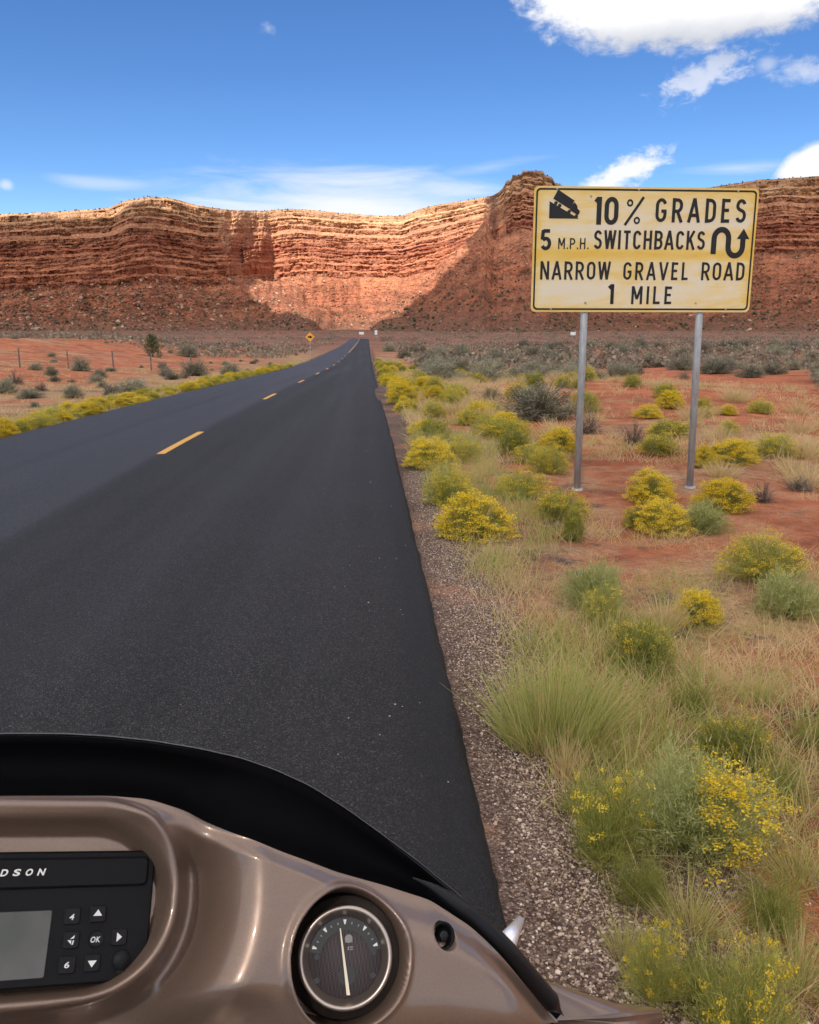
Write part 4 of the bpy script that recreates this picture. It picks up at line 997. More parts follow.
pb = link_ob('gravel', mesh_np('gravel', V, F, False, {'tint': T}), [pebm]); tag(pb, kind='stuff')
# loose grit on the asphalt near the edge
n = 70; y = 1.2 + rng.uniform(0, 1, n) ** 1.5 * 12; x = RX1 - .02 - np.abs(rng.normal(size=n)) * .35
r_ = rng.uniform(.002, .006, n); V, F, T = stones(rng, np.stack([x, y, zroad(y) + .012 + np.clip(RX1 - x, 0, 2) * .02], -1), r_)
gt = link_ob('grit', mesh_np('grit', V, F, False, {'tint': T * .5 + .5}), [pebm]); tag(gt, kind='stuff')
# far scrub on the plain up to the foot of the cliffs
n = 15000; y = 62 + rng.uniform(0, 1, n) ** 1.5 * 1050; x = (rng.uniform(-1, 1, n)) * y * .85
kp = (np.abs(x - RXC) > 7) & ((x > 0) | (y > 95)) & (fbm(x * .012, y * .012, 131, 4) + rng.uniform(-.25, .25, n) > -.1 + .22 * sst(150, 500, y)); x, y = x[kp], y[kp]; n = len(x)
s_ = rng.uniform(.5, 1.2, n) * (1 + y * .0012)
cc = np.repeat(np.stack([x, y, terrain(x, y) + s_ * .3], -1), 18, 0) + rng.normal(size=(n * 18, 3)) * np.repeat(s_, 18)[:, None] * np.array([.5, .5, .22])
V, F, T, _ = flakes(rng, cc, np.repeat(s_, 18) * .36, np.clip(np.repeat(rng.uniform(0, .9, n), 18) + rng.normal(size=n * 18) * .15, 0, 1))
sc = link_ob('scrub', mesh_np('scrub', V, F, False, {'tint': T}), [leaf_mat('scrub_leaf', [(0, (.16, .125, .095)), (1, (.38, .32, .225))], transl=.3)]); tag(sc, kind='stuff')
# junipers and boulders far up on the talus
inv = (ppx.ravel() > -60) & (ppx.ravel() < 880)
hflat = HG.ravel()
def pick(w, n):
    w = np.where(inv, w, 0); w = w / w.sum(); k = rng.choice(len(w), n, p=w)
    return CV.reshape(-1, 3)[k] + rng.normal(size=(n, 3)) * np.array([1.5, 1.5, .2])
tw_ = ((hflat > -.05) & (hflat < .5)) * (S.ravel() < .12) * (.25 + np.clip(fbm(PXG[0][None, :] / 16 + HG * 0, HG * 6, 141, 3), -.2, .5).ravel() + .2) * (1.4 - hflat * 1.6).clip(.15, 2) + (hflat >= .985) * 1.2 + ((S.ravel() > .75) & (SOFT.ravel() > .5)) * .06
c_ = pick(tw_, 5200); r_ = rng.uniform(.5, 1.7, len(c_)) * (1 + .5 * (c_[:, 2] < 60)); c_[:, 2] += r_ * .4
V, F, T = stones(rng, c_, r_, .9, .4)
M_FJ = leaf_mat('far_juniper', [(0, (.060, .055, .034)), (1, (.15, .125, .075))], transl=0)
fj = link_ob('undergrowth', mesh_np('undergrowth', V, F, False, {'tint': T}), [M_FJ]); tag(fj, kind='stuff')
bw = ((hflat > -.05) & (hflat < .5)) * (S.ravel() < .05) * (.2 + np.clip(fbm(PXG[0][None, :] / 25 + HG * 0, HG * 4, 151, 3), -.2, .5).ravel() + .2) * np.where(PXG[0][None, :] + HG * 0 < 300, 2.2, .7).ravel()
c_ = pick(bw, 5200); r_ = rng.uniform(.6, 1.6, len(c_)) * (1 + 2.2 * rng.uniform(size=len(c_)) ** 9); V, F, T = stones(rng, c_, r_, .8, .35)
M_BO = leaf_mat('boulder_stone', [(0, (.20, .09, .06)), (.6, (.36, .19, .13)), (1, (.50, .36, .26))], transl=0)
bo = link_ob('rubble', mesh_np('rubble', V, F, False, {'tint': T}), [M_BO]); tag(bo, kind='stuff')
# ------------------------------------------------------------------ the motorcycle in front of the rider
# dash plane in camera axes (right, up, forward): forward*1 - A*right - B*up = C0; its frame is fixed in the world
A_, B_, C0 = .59, .50, .68
nrm = -(FWD - A_ * RGT - B_ * UPV); nrm = nrm / np.linalg.norm(nrm)          # towards the rider
ex = RGT - nrm * (RGT @ nrm); ex /= np.linalg.norm(ex); ex = ex * math.cos(.045) + np.cross(nrm, ex) * math.sin(.045); ey = np.cross(nrm, ex)
def on_dash(px, py, lift=0.0):
    u, v = (px - CX) / FPX, (CY - py) / FPX; z = C0 / (1 - A_ * u - B_ * v)
    return CAMP + (FWD + RGT * u + UPV * v) * z
DO = on_dash(150, 915)
def dl(px, py, h=0.0):                 # dash coordinates of what is seen at a pixel when it lies h above the dash plane
    d = ray(px, py); k = ((DO + nrm * h - CAMP) @ nrm) / (d @ nrm); q = CAMP + d * k - DO
    return np.array([q @ ex, q @ ey])
XC = dl(-47, 900)[0]
bike = empty('motorcycle', (-.30, -.55, 0.0)); tag(bike, 'bronze touring motorcycle whose fairing with dark windshield, radio and round gauge fills the lower left', 'motorcycle')
BL = np.array(bike.location)
def W3(P): return DO + P[..., :1] * ex + P[..., 1:2] * ey + P[..., 2:3] * nrm - BL
def bpart(name, V, F, m, par=None, smooth=True):
    o = link_ob(name, mesh_np(name, V, F, smooth), [m], par or bike)
    return o

bronze, t, p = mat('bronze_metallic_paint', (.27, .185, .145), .40, .45, .5, Coat_Weight=.6, Coat_Roughness=.05)
tcn = t.add('ShaderNodeTexCoord').outputs['Object']
t.put(p.inputs['Base Color'], t.mix(t.noise(tcn, 900, 2, .6), (.160, .108, .080), (.235, .165, .125)))
t.put(p.inputs['Roughness'], t.range(t.noise(tcn, 9, 5, .65), .3, .75, .30, .42))
t.put(p.inputs['Coat Roughness'], t.range(t.noise(tcn, 22, 5, .7), .35, .7, .02, .10))
smoke, _, p = mat('smoked_windshield', (.0025, .0025, .003), .4, spec=.02)
plastic, t, p = mat('black_plastic', (.006, .0062, .007), .42, spec=.12)
t.put(p.inputs['Roughness'], t.range(t.noise(t.add('ShaderNodeTexCoord').outputs['Object'], 60, 5, .7), .3, .7, .36, .55))
rubber, _, _ = mat('black_rubber', (.006, .006, .007), .32, spec=.25)
chrome, _, _ = mat('chrome', (.72, .72, .74), .12, 1.0)
satin, _, _ = mat('satin_metal', (.42, .36, .31), .3, .9)
inkw, _, _ = mat('white_print', (.62, .62, .60), .6)
screenm, t, p = mat('grey_display', (.12, .125, .115), .25, spec=.5)
tcn = t.add('ShaderNodeTexCoord').outputs['Object']
t.put(p.inputs['Base Color'], t.ramp(t.noise(tcn, 26, 3), [(.3, (.045, .053, .044)), (.7, (.085, .082, .080))]))
keym, _, _ = mat('dark_key', (.009, .009, .010), .5, spec=.15)
dialm, t, p = mat('gauge_dial', (.03, .026, .027), .6, spec=.15)
chk = t.add('ShaderNodeTexChecker', {'Scale': 900.0, 'Vector': t.add('ShaderNodeTexCoord').outputs['Object'], 1: (.075, .060, .062, 1), 2: (.040, .034, .035, 1)})
t.put(p.inputs['Base Color'], chk.outputs[0])

# ---- inner fairing: a moulded skin over the dash plane
UP_PX = [(-47, 795), (0, 794), (60, 794), (110, 794), (150, 797), (190, 809), (235, 834), (280, 853), (330, 871), (380, 884), (430, 900), (470, 926), (505, 958), (540, 990), (574, 1022)]
LO_PX = [(-47, 1215), (20, 1215), (90, 1215), (160, 1214), (220, 1212), (270, 1208), (320, 1200), (370, 1188), (420, 1170), (460, 1150), (500, 1125), (530, 1100), (550, 1075), (565, 1050), (578, 1030)]
def spline(pts, n):
    pts = np.array(pts, float); seg = np.r_[0, np.cumsum(np.hypot(*np.diff(pts, axis=0).T))]
    q = np.linspace(0, seg[-1], n); out = np.stack([np.interp(q, seg, pts[:, 0]), np.interp(q, seg, pts[:, 1])], -1)
    k = np.ones(9) / 9; pad = np.pad(out, ((4, 4), (0, 0)), mode='reflect', reflect_type='odd')
    return np.stack([np.convolve(pad[:, 0], k, 'valid'), np.convolve(pad[:, 1], k, 'valid')], -1)
NS, NT_ = 330, 230
UPL = spline([dl(*q) for q in UP_PX], NS); LOL = spline([dl(*q) for q in LO_PX], NS)
def centred(Cv):
    Cv = Cv.copy(); q = np.linspace(0, 1, len(Cv)); Cv[:, 0] += (XC - Cv[0, 0]) * np.clip(1 - q / .35, 0, 1) ** 2; return Cv
UPL = centred(UPL); LOL = centred(LOL)
tt = np.linspace(0, 1, NT_)[:, None, None]
G2 = UPL[None] * (1 - tt) + LOL[None] * tt
def sd_round(x, y, cx, cy, hx, hy, r):
    qx = np.abs(x - cx) - hx + r; qy = np.abs(y - cy) - hy + r
    return np.hypot(np.maximum(qx, 0), np.maximum(qy, 0)) + np.minimum(np.maximum(qx, qy), 0) - r
top_ = dl(20, 803)[1]; bot_ = dl(20, 1009)[1]; rgt_ = dl(176, 908)[0]
OCY, OHY, OHX = (top_ + bot_) / 2, (top_ - bot_) / 2, rgt_ - XC
ORAD = OHY * .96
GC = dl(346, 957, .010); GK = dl(443, 936, .008)
GR_ = .5 * (dl(392, 957, .010)[0] - dl(300, 957, .010)[0])
def skin(x, y, tpar=None, spar=None):
    so = sd_round(x, y, XC, OCY, OHX, OHY, ORAD)
    h = np.zeros_like(x)
    pod = sst(.020, .052, so) * sst(XC + OHX - .03, XC + OHX + .035, x)
    h = h + .016 * pod                                                     # the gauge pod swells out
    h = h - .032 * np.exp(-((so - .016) / .013) ** 2) * sst(XC + OHX - .075, XC + OHX - .02, x) * sst(OCY + OHY * 1.05, OCY + OHY * .2, y)   # valley beside the radio bezel
    h = h - .030 * sst(OCY - OHY * .9, OCY - OHY * 1.5, y) * sst(GC[0] - .02, GC[0] - .10, x)
    h = h + .0065 * np.exp(-((so - .001) / .0038) ** 2)                    # rounded bezel lip
    h = np.where(so < -.001, h * sst(-.010, -.001, so) - .022 * sst(-.002, -.0075 - .013 * sst(OCY, OCY + OHY, y), so), h)
    rg = np.hypot(x - GC[0], (y - GC[1]))
    h = h + .0045 * np.exp(-((rg - GR_ * 1.30) / .0026) ** 2)              # lip round the gauge well
    h = np.where(rg < GR_ * 1.30, h - .034 * sst(GR_ * 1.28, GR_ * 1.08, rg), h)
    rk = np.hypot(x - GK[0], y - GK[1]); h = h - .010 * sst(.0090, .0075, rk)
    return h
SN = np.linspace(0, 1, NS)[None, :] + tt[..., 0] * 0
TN = tt[..., 0] + SN * 0
edge_w = np.linalg.norm(G2 - UPL[None], axis=-1)
roll = sst(.034, 0, edge_w) * sst(.42, .60, SN)
HS = skin(G2[..., 0], G2[..., 1]) - .016 * roll ** 1.5 - .010 * sst(.012, 0, edge_w) * (1 - sst(.42, .6, SN)) - .11 * sst(.35, 1, TN) ** 1.6
HS = HS - .02 * sst(.8, 1.0, SN)
H0 = np.concatenate([G2, HS[..., None]], -1)
mir = H0[:, ::-1].copy(); mir[..., 0] = 2 * XC - mir[..., 0]
FULL = np.concatenate([mir[:, :-1], H0], 1)
def grid_faces(sh): 
    i = np.arange(sh[0] * sh[1]).reshape(sh); return np.stack([i[:-1, :-1], i[1:, :-1], i[1:, 1:], i[:-1, 1:]], -1).reshape(-1, 4)
fair = bpart('fairing', W3(FULL).reshape(-1, 3), grid_faces(FULL.shape[:2]), bronze)

# ---- windshield: smoked sheet from the fairing's top edge, 4 mm thick
TOP_PX = [(-47, 733), (0, 733), (50, 733.5), (100, 736), (150, 741), (200, 749), (240, 758), (275, 770), (310, 786), (345, 808), (380, 833), (420, 863), (460, 896), (505, 938), (540, 978), (566, 1008)]
LOWH = H0[0]                                     # lower edge in dash coordinates
def wcurve(lift): return spline([dl(*q, lift) for q in TOP_PX], NS)
LFT = -.030
TOPC = np.concatenate([centred(wcurve(LFT)), np.full((NS, 1), LFT)], -1)
TOPC[:, 2] -= .0; low = LOWH.copy(); low[:, 2] -= .006; low[:, 1] -= .004
rows = []
for q in np.linspace(0, 1, 9):
    r_ = low * (1 - q) + TOPC * q; r_[:, 2] -= .020 * 4 * q * (1 - q) * sst(1.0, .75, np.linspace(0, 1, NS)); rows.append(r_)
fr = np.array(rows)
nx = np.array([0, .35, -.94])
back = fr.copy(); back[..., 2] -= .0045; back[..., 1] += .0006
cap = np.concatenate([fr, back[::-1], fr[:1]], 0)
mm = cap[:, ::-1].copy(); mm[..., 0] = 2 * XC - mm[..., 0]
WS = np.concatenate([mm[:, :-1], cap], 1)
bpart('windshield', W3(WS).reshape(-1, 3), grid_faces(WS.shape[:2]), smoke)
# added paler tube along the sheet's top: its sky-lit edge put into colour
def sweep(pts, rad, n=10):
    pts = np.asarray(pts, float); d = np.gradient(pts, axis=0); d /= np.linalg.norm(d, axis=1, keepdims=True)
    a = np.cross(d, nrm); a /= np.linalg.norm(a, axis=1, keepdims=True); b = np.cross(d, a)
    th_ = np.linspace(0, 2 * np.pi, n, endpoint=False)
    rad = np.broadcast_to(rad, (len(pts),))
    V = pts[:, None] + rad[:, None, None] * (np.cos(th_)[None, :, None] * a[:, None] + np.sin(th_)[None, :, None] * b[:, None])
    k = np.arange(len(pts) * n).reshape(len(pts), n); k2 = np.roll(k, -1, 1)
    F = np.stack([k[:-1], k2[:-1], k2[1:], k[1:]], -1).reshape(-1, 4)
    return V.reshape(-1, 3), F
edgem, _, _ = mat('windshield_edge_glint', (.045, .045, .048), .22, spec=.6)
tl_ = TOPC.copy(); tl_[:, 2] -= .002; tml = tl_[::-1].copy(); tml[:, 0] = 2 * XC - tml[:, 0]
V, F = sweep(W3(np.concatenate([tml[:-1], tl_])), .0013, 8); bpart('windshield_edge_glint', V, F, edgem)
# rubber trim down both flanks
k0 = int(NS * .66)
for sgn in (1, -1):
    tr_ = (LOWH[k0:] * .62 + TOPC[k0:] * .38); tr_[:, 2] += .004
    if sgn < 0: tr_ = tr_.copy(); tr_[:, 0] = 2 * XC - tr_[:, 0]
    s_ = np.linspace(0, 1, len(tr_)); V, F = sweep(W3(tr_), .0003 + .0066 * sst(-.05, .3, s_) * sst(1.0, .9, s_), 12); bpart('trim', V, F, rubber)

# ---- outer shell, wrapping forward round the fairing
outl = np.concatenate([H0[0], H0[:, -1][1:], H0[-1][::-1][1:]], 0)          # right half outline: top, tip, bottom
cen = np.array([XC, np.mean(outl[:, 1])]); dirv = outl[:, :2] - cen; dirv /= np.linalg.norm(dirv, axis=1, keepdims=True)
flank = np.clip((outl[:, 0] - dl(505, 940)[0]) / (dl(585, 1000)[0] - dl(505, 940)[0]), 0, 1) ** 1.3
flank = np.where(np.arange(len(outl)) > NS, np.maximum(flank, sst(dl(150, 1200)[0], dl(520, 1100)[0], outl[:, 0])), flank)
rings = []
for q, (grow, fwd_) in enumerate([(0, -.012), (.5, -.016), (1.0, -.030), (1.05, -.08), (.4, -.16), (-1.2, -.25), (-3.2, -.31), (-5.2, -.34)]):
    r_ = outl.copy(); g_ = (.118 * flank if grow > 0 else .03) * grow
    r_[:, :2] += dirv * np.broadcast_to(g_, (len(outl),))[:, None]; r_[:, 2] = (np.minimum(r_[:, 2], 0) if q == 0 else np.maximum(np.minimum(r_[:, 2], 0) * .45, -.012)) + fwd_; 
    r_[:, 0] = np.maximum(r_[:, 0], XC); rings.append(r_)
SH_ = np.array(rings); ms = SH_[:, ::-1].copy(); ms[..., 0] = 2 * XC - ms[..., 0]
SHF = np.concatenate([ms, SH_], 1)
bpart('fairing_shell', W3(SHF).reshape(-1, 3), grid_faces(SHF.shape[:2]), bronze)

# ---- radio
def disc(c, r, h0, h1, n=28, sx_=1, sy_=1, r1=None):
    r1 = r if r1 is None else r1
    a = np.linspace(0, 2 * np.pi, n, endpoint=False); e = np.stack([np.cos(a) * sx_, np.sin(a) * sy_], -1)
    V = np.concatenate([np.c_[c + e * r, np.full(n, h0)], np.c_[c + e * r1, np.full(n, h1)], [[c[0], c[1], h1]]])
    i = np.arange(n); j = (i + 1) % n
    return V, [np.stack([i, j, j + n, i + n], -1), np.stack([i + n, j + n, np.full(n, 2 * n)], -1)]
def slab(name, x0, x1, y0, y1, h0, h1, rad, m, par, bev=.0012):
    pts = np.array(rrect(x1 - x0, y1 - y0, rad, 5)) + [(x0 + x1) / 2, (y0 + y1) / 2]; n = len(pts)
    c_ = pts.mean(0); ins = c_ + (pts - c_) * (1 - bev / np.maximum(np.abs(pts - c_).max(0), 1e-6))
    V = np.concatenate([np.c_[pts, np.full(n, h0)], np.c_[pts, np.full(n, h1 - bev)], np.c_[ins, np.full(n, h1)], [[c_[0], c_[1], h1]]])
    i = np.arange(n); j = (i + 1) % n
    F = [np.stack([i, j, j + n, i + n], -1), np.stack([i + n, j + n, j + 2 * n, i + 2 * n], -1), np.stack([i + 2 * n, j + 2 * n, np.full(n, 3 * n)], -1)]
    return bpart(name, W3(V), F, m, par, False)
RH = -.022                                          # floor of the oval recess
rx1 = dl(150, 900, RH)[0]; rtop = dl(100, 851, RH + .004)[1]; rbot = dl(100, 983, RH + .004)[1]
radio = slab('radio', 2 * XC - rx1, rx1, rbot, rtop, RH - .004, RH + .006, .006, plastic, bike)
FH = RH + .006
yg = dl(100, 888, FH)[1]
slab('radio_lip', 2 * XC - rx1 + .004, rx1 - .004, yg + .0006, rtop - .0035, FH - .001, FH + .0022, .003, plastic, radio)
s1 = dl(48, 945, FH); slab('screen', 2 * XC - s1[0] + .012, s1[0], dl(30, 979, FH)[1], dl(30, 911, FH)[1], FH - .001, FH + .0006, .0012, screenm, radio, .0003)
def pshape(name, px, py, loops, m, par, h):       # flat printed shape centred at a pixel, in metres
    c_ = dl(px, py, h); bm = bmesh.new()
    for k, lp in enumerate(loops):
        q = np.array([[c_[0] + a, c_[1] + b, h + .00012 * k] for a, b in lp]); q = W3(q)
        bm.faces.new([bm.verts.new(v) for v in q])
    return link_ob(name, bm_mesh(name, bm), [m], par)
def ptext(s_, px, py, hgt, m, par, h, shear=.15, weight=.02, width=None):
    me = text_mesh('lettering', s_, weight); v = np.empty(len(me.vertices) * 3); me.vertices.foreach_get('co', v); v = v.reshape(-1, 3)
    w_ = width or hgt * .7 * len(s_); c_ = dl(px, py, h)
    q = np.c_[c_[0] + (v[:, 0] - .5) * w_ + (v[:, 1] - .5) * hgt * shear, c_[1] + (v[:, 1] - .5) * hgt, np.full(len(v), h)]
    me.vertices.foreach_set('co', W3(q).ravel().astype(np.float32)); me.update(); return link_ob('lettering', me, [m], par)
mpp = (dl(110, 930, FH)[0] - dl(90, 930, FH)[0]) / 20            # metres per pixel at the radio
KEYS = [(72, 916, 'sq'), (98, 914, 'sq'), (71, 940, 'sq'), (96, 939, 'rd'), (119, 937, 'sq'), (67, 965, 'sq'), (92, 963, 'sq')]
keys = []
for kx_, ky_, kind in KEYS:
    c_ = dl(kx_, ky_, FH); s_ = 8.2 * mpp
    if kind == 'sq': keys.append(slab('button', c_[0] - s_, c_[0] + s_, c_[1] - s_, c_[1] + s_, FH - .0005, FH + .0012, s_ * .3, keym, radio, .0006))
    else:
        V, F = disc(c_, s_, FH - .0005, FH + .0014, 24, r1=s_ * .88); keys.append(bpart('button', W3(V), F, keym, radio, False))
KH = FH + .00155; e_ = 4.4 * mpp
pshape('arrow', 98, 913, [[(-e_, -e_ * .6), (e_, -e_ * .6), (0, e_ * .8)]], inkw, radio, KH)
pshape('arrow', 92, 963.5, [[(-e_, e_ * .6), (0, -e_ * .8), (e_, e_ * .6)]], inkw, radio, KH)
pshape('arrow', 119, 937, [[(-e_ * .5, -e_), (e_ * .7, 0), (-e_ * .5, e_)]], inkw, radio, KH)
pshape('arrow', 71, 940, [[(-e_ * .8, 0), (e_ * .1, -e_ * .9), (e_ * .1, -e_ * .1)], [(-e_ * .3, e_ * .15), (e_ * .6, e_ * .3), (e_ * .75, e_ * 1.0)], [(e_ * .2, -e_), (e_ * .5, -e_), (e_ * .7, -e_ * .1), (e_ * .4, -e_ * .1)]], inkw, radio, KH)
ptext('4', 72, 917, 5.6 * mpp, inkw, radio, KH, width=4.6 * mpp); ptext('6', 67, 965, 5.6 * mpp, inkw, radio, KH, width=4.8 * mpp); ptext('OK', 95.5, 939.5, 5.4 * mpp, inkw, radio, KH + .0002, width=9.5 * mpp)
c_ = dl(121, 960, FH); V, F = disc(c_, 9.5 * mpp, FH - .0005, FH + .0022, 28, 1, 1.05, 8.2 * mpp); bpart('socket_cap', W3(V), F, keym, radio)
slab('socket_tab', c_[0] - 4.5 * mpp, c_[0] + 4.5 * mpp, c_[1] - 13 * mpp, c_[1] - 8.5 * mpp, FH - .0005, FH + .0016, mpp, keym, radio, .0004)
LH = FH + .0026
x4 = [dl(q, 873, LH)[0] for q in (4.5, 17, 29, 41.5)]; stp = (x4[3] - x4[0]) / 3
for i, ch in enumerate('HARLEY-DAVIDSON'):
    xx = x4[3] - stp * (14 - i); c_ = dl(41.5, 872, LH)
    me = text_mesh('lettering', ch, .035) if ch != '-' else None
    if me is None: continue
    v = np.empty(len(me.vertices) * 3); me.vertices.foreach_get('co', v); v = v.reshape(-1, 3); hg_ = 6.6 * mpp; w_ = (6.6 if ch != 'I' else 2.0) * mpp
    q = np.c_[xx + (v[:, 0] - .5) * w_ + (v[:, 1] - .5) * hg_ * .25, c_[1] + (v[:, 1] - .5) * hg_, np.full(len(v), LH)]
    bars = []
    me.vertices.foreach_set('co', W3(q).ravel().astype(np.float32)); me.update(); link_ob('lettering', me, [inkw], radio)
pshape('lettering', -72.5, 872, [[(-.0018, -.0003), (.0018, -.0003), (.0018, .0003), (-.0018, .0003)]], inkw, radio, LH)

# ---- round gauge
gtilt = math.atan2(.20, 1)
def gz(V):                                       # gauge coordinates (x, y, h about its centre), turned slightly to the rider
    V = np.asarray(V, float); ca, sa = math.cos(-.38), math.sin(-.38)
    x = V[..., 0] * ca + V[..., 2] * sa; h = -V[..., 0] * sa + V[..., 2] * ca
    return W3(np.stack([GC[0] + x, GC[1] + V[..., 1], .009 + h], -1))
def lathe(prof, n=72):
    a = np.linspace(0, 2 * np.pi, n, endpoint=False); m_ = len(prof)
    V = np.array([[[r_ * np.cos(b), r_ * np.sin(b), h_] for b in a] for r_, h_ in prof]); i = np.arange(m_ * n).reshape(m_, n); j = np.roll(i, -1, 1)
    return V, np.stack([i[:-1], j[:-1], j[1:], i[1:]], -1).reshape(-1, 4)
g = GR_ * .93
V, F = lathe([(g * .80, -.018), (g * 1.25, -.018), (g * 1.18, -.011), (g * 1.04, -.008), (g * 1.02, -.004)]); o = bpart('gauge_well', gz(V).reshape(-1, 3), F, mat('shaded_bronze_well', (.030, .024, .021), .45, spec=.2)[0])  # bronze darkened here: the shade inside the well is put into its colour
V, F = lathe([(g * 1.01, -.016), (g * 1.01, .0005), (g * .99, .0022), (g * .945, .0028), (g * .91, .0020), (g * .895, .0008), (g * .80, -.0030), (g * .785, -.0050)]); gauge = bpart('gauge', gz(V).reshape(-1, 3), F, satin)
V, F = disc(np.zeros(2), g * .80, -.009, -.0046, 64); bpart('dial', gz(V), F, dialm, gauge)
def gflat(name, loops, m, h):
    bm = bmesh.new()
    for k, lp in enumerate(loops): bm.faces.new([bm.verts.new(v) for v in gz(np.array([[a, b, h + .00004 * k] for a, b in lp]))])
    return link_ob(name, bm_mesh(name, bm), [m], gauge)
darkm, _, _ = mat('dial_black', (.008, .008, .009), .5); cream, _, _ = mat('needle_cream', (.66, .58, .44), .5); grey_ink, _, _ = mat('grey_print', (.20, .19, .185), .6)
HD = -.0044
def circ(x, y, r_, n=20): return [(x + r_ * math.cos(b), y + r_ * math.sin(b)) for b in np.linspace(0, 2 * math.pi, n, endpoint=False)]
band_o = [(g * .78 * math.sin(R(b)), g * .78 * math.cos(R(b)) - g * .02) for b in range(-80, 81, 5)]; band_i = [(g * .50 * math.sin(R(b)), g * .50 * math.cos(R(b)) - g * .02) for b in range(-62, 63, 5)]
bm = bmesh.new(); A2 = [bm.verts.new(v) for v in gz(np.array([[a, b, HD] for a, b in band_o]))]; B2 = [bm.verts.new(v) for v in gz(np.array([[a, b, HD] for a, b in [(g * .53 * math.sin(R(b)), g * .53 * math.cos(R(b)) - g * .02) for b in range(-80, 81, 5)]]))]
for i in range(len(A2) - 1): bm.faces.new((A2[i], A2[i + 1], B2[i + 1], B2[i]))
link_ob('dial_band', bm_mesh('dial_band', bm), [darkm], gauge)
def radial(a, r0, r1, w0, w1):
    s_, c_ = math.sin(R(a)), math.cos(R(a)); P_ = lambda r_, w_: (r_ * s_ + w_ * c_, r_ * c_ - w_ * s_ - g * .02)
    return [P_(r0, -w0), P_(r0, w0), P_(r1, w1), P_(r1, -w1)]
gflat('tick', [radial(a, g * .645, g * .74, g * .012, g * .036) for a in (-72, -38, 0, 38, 72)], inkw, HD + .0003)
gflat('tick', [radial(a, g * .655, g * .70, g * .013, g * .013) for a in (-61, -49.5, -26, -13, 13, 26, 49.5, 61)], grey_ink, HD + .0003)
gflat('hub', [circ(.04 * g, -.36 * g, .19 * g, 28)], darkm, HD + .0005)
gflat('dial_screw', [circ(a * g, b * g, .06 * g) for a, b in ((-.60, .02), (-.60, -.42), (.62, .05), (.60, -.38))], darkm, HD + .0002)
gflat('dial_emblem', [circ(.08 * g, .34 * g, .085 * g, 16), [(.0, .27 * g), (.17 * g, .27 * g), (.17 * g, .29 * g), (0, .29 * g)]], grey_ink, HD + .0004)
gflat('lettering', [[(.05 * g, .12 * g), (.08 * g, .12 * g), (.09 * g, .19 * g), (.06 * g, .19 * g)], [(.10 * g, .12 * g), (.17 * g, .12 * g), (.17 * g, .145 * g), (.10 * g, .145 * g)], [(.10 * g, .165 * g), (.17 * g, .165 * g), (.17 * g, .19 * g), (.10 * g, .19 * g)]], grey_ink, HD + .0006)
bm = bmesh.new(); nd = [(-.118 * g, .55 * g), (-.092 * g, .55 * g), (.10 * g, -.72 * g), (.025 * g, -.72 * g)]
lo_ = [bm.verts.new(v) for v in gz(np.array([[a, b, HD + .0016] for a, b in nd]))]; hi_ = [bm.verts.new(v) for v in gz(np.array([[a, b, HD + .0024] for a, b in nd]))]
bm.faces.new(lo_); bm.faces.new(hi_)
for i in range(4): bm.faces.new((lo_[i], lo_[(i + 1) % 4], hi_[(i + 1) % 4], hi_[i]))
link_ob('needle', bm_mesh('needle', bm), [cream], gauge)
# ---- little switch socket
def kz(V): V = np.asarray(V, float); return W3(np.stack([GK[0] + V[..., 0], GK[1] + V[..., 1], .004 + V[..., 2]], -1))
V, F = lathe([(.0004, -.004), (.0058, -.004), (.0066, .0030), (.0078, .0055), (.0088, .0045), (.0090, -.006)], 36); sw = bpart('switch', kz(V).reshape(-1, 3), F, plastic)
V, F = lathe([(.0002, .0062), (.0026, .0062), (.0034, .0055), (.0036, -.003)], 28); bpart('switch_pin', kz(V).reshape(-1, 3), F, rubber, sw)

# ---- bright pointed turn-signal stalk seen past the flank
def px3(px, py, z): return CAMP + ray(px, py) * z - BL
bm = bmesh.new(); tube(bm, px3(497, 958, .66), px3(520.5, 919.5, .70), .0115, .0035, 16)
o = link_ob('indicator', bm_mesh('indicator', bm), [mat('polished_alloy', (.82, .82, .84), .25, .6)[0]], bike)
for f_ in o.data.polygons: f_.use_smooth = True

# ---- the rest of the machine, below the view
fw = np.array([-nrm[0], -nrm[1], 0]); fw /= np.linalg.norm(fw); sd_ = np.array([fw[1], -fw[0], 0])
cbar = W3(np.array([[XC, OCY - .05, -.12]]))[0]
axle = np.array([cbar[0], cbar[1], 0]) + fw * .42; axle[2] = .31
def torus(c, ax, Rr, r_, n=48, k=14, sq=1.0):
    ax = ax / np.linalg.norm(ax); u_ = np.cross(ax, [0, 0, 1.0]); u_ /= np.linalg.norm(u_); v_ = np.cross(ax, u_)
    a = np.linspace(0, 2 * np.pi, n, endpoint=False); b = np.linspace(0, 2 * np.pi, k, endpoint=False)
    rad_ = np.cos(a)[:, None] * u_ + np.sin(a)[:, None] * v_
    V = c + rad_[:, None] * (Rr + r_ * np.cos(b))[None, :, None] + (r_ * sq * np.sin(b))[None, :, None] * ax
    i = np.arange(n * k).reshape(n, k); i2 = np.roll(i, -1, 0)
    return V.reshape(-1, 3), np.stack([i, i2, np.roll(i2, -1, 1), np.roll(i, -1, 1)], -1).reshape(-1, 4)
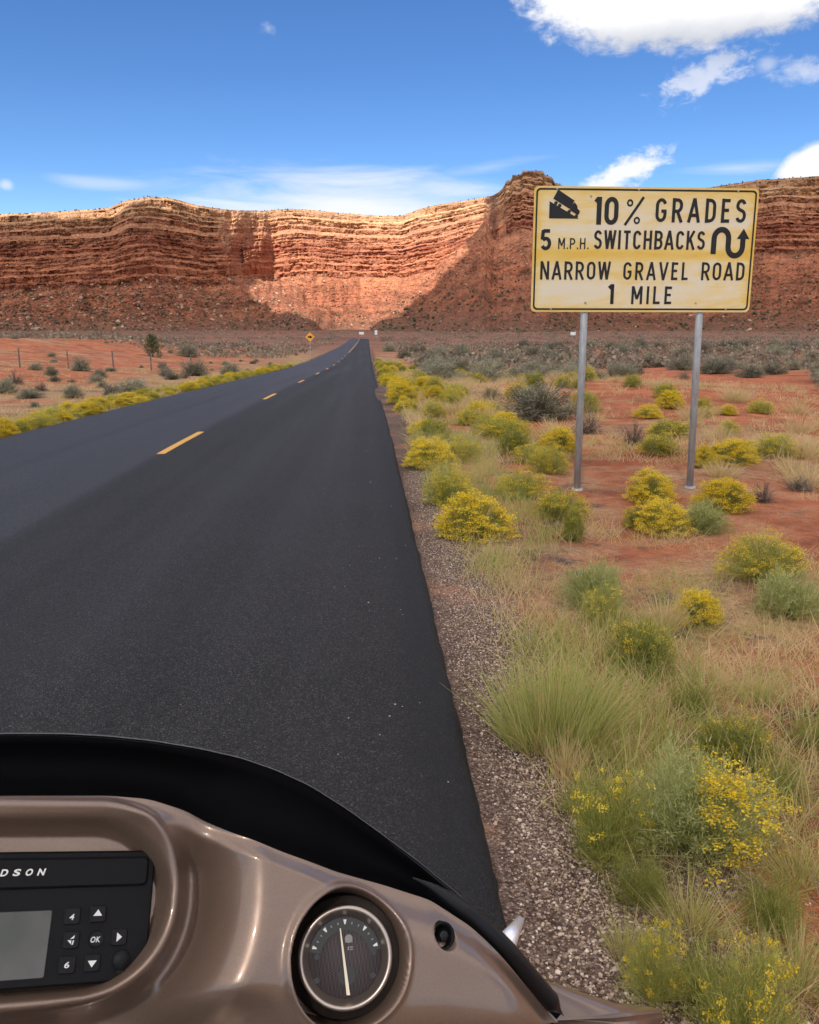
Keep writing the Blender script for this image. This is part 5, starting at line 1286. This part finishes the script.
def wheel(c, ax):
    V, F = torus(c, ax, .245, .065, sq=1.0); w_ = bpart('wheel', V, F, rubber)
    V, F = torus(c, ax, .185, .018, sq=2.0); bpart('rim', V, F, chrome, w_)
    bm = bmesh.new(); tube(bm, c - ax * .06, c + ax * .06, .035, n=16)
    u_ = np.cross(ax, [0, 0, 1.0]); v_ = np.cross(ax, u_)
    for q in range(9):
        a = 2 * math.pi * q / 9; tube(bm, c, c + (u_ * math.cos(a) + v_ * math.sin(a)) * .18, .014, .009, 8)
    link_ob('spokes', bm_mesh('spokes', bm), [chrome], w_)
wheel(axle, sd_)
for s_ in (-.1, .1):
    bm = bmesh.new(); tube(bm, axle + sd_ * s_, cbar + sd_ * s_ + np.array([0, 0, -.02]), .024, n=14); link_ob('fork', bm_mesh('fork', bm), [chrome], bike)
rear = np.array([cbar[0] + .03 - BL[0] * 0, cbar[1] - 1.28, .31]); rear[2] = .31
wheel(rear, np.array([1.0, 0, 0]))
def loft(name, secs, m, n=24):          # (centre, half width, half height) ellipses along the machine
    a = np.linspace(0, 2 * np.pi, n, endpoint=False)
    V = np.array([[c[0] + np.cos(a) * w_, np.full(n, c[1]), c[2] + np.sin(a) * h_] for c, w_, h_ in secs]).transpose(0, 2, 1); i = np.arange(len(secs) * n).reshape(len(secs), n); j = np.roll(i, -1, 1)
    F = [np.stack([i[:-1], j[:-1], j[1:], i[1:]], -1).reshape(-1, 4)]
    return bpart(name, V.reshape(-1, 3), F, m)
cx_, cy_ = cbar[0] + .02, cbar[1]
loft('fuel_tank', [((cx_, cy_ - .18, .74), .01, .01), ((cx_, cy_ - .22, .75), .08, .06), ((cx_, cy_ - .36, .77), .13, .10), ((cx_, cy_ - .52, .75), .12, .09), ((cx_, cy_ - .68, .70), .05, .04), ((cx_, cy_ - .70, .69), .005, .005)], bronze)
loft('seat', [((cx_, cy_ - .66, .66), .01, .01), ((cx_, cy_ - .72, .66), .10, .05), ((cx_, cy_ - .95, .64), .17, .06), ((cx_, cy_ - 1.15, .67), .16, .07), ((cx_, cy_ - 1.35, .72), .11, .06), ((cx_, cy_ - 1.40, .72), .01, .01)], rubber)
loft('engine', [((cx_, cy_ - .22, .40), .02, .04), ((cx_, cy_ - .26, .40), .13, .18), ((cx_, cy_ - .48, .42), .17, .22), ((cx_, cy_ - .72, .40), .14, .17), ((cx_, cy_ - .80, .40), .02, .04)], satin)
for s_ in (-1, 1):
    bm = bmesh.new(); gp = cbar + np.array([0, 0, -.16]) - fw * .06; tube(bm, gp + sd_ * s_ * .04, gp + sd_ * s_ * .20 - fw * .06, .013, n=12); tube(bm, gp + sd_ * s_ * .20 - fw * .06, gp + sd_ * s_ * .27 - fw * .24 + np.array([0, 0, -.03]), .016, n=12); link_ob('handlebar', bm_mesh('handlebar', bm), [chrome], bike)
    bm = bmesh.new(); tube(bm, rear + np.array([s_ * .06, 0, 0]), np.array([cx_ + s_ * .10, cy_ - .70, .48]), .022, n=10); link_ob('swingarm', bm_mesh('swingarm', bm), [satin], bike)
bm = bmesh.new(); tube(bm, (cx_ - .1, cy_ - .5, .28), (cx_ - .32, cy_ - .42, float(terrain(0, 0)) * 0 - .0), .012, n=8); link_ob('side_stand', bm_mesh('side_stand', bm), [plastic], bike)
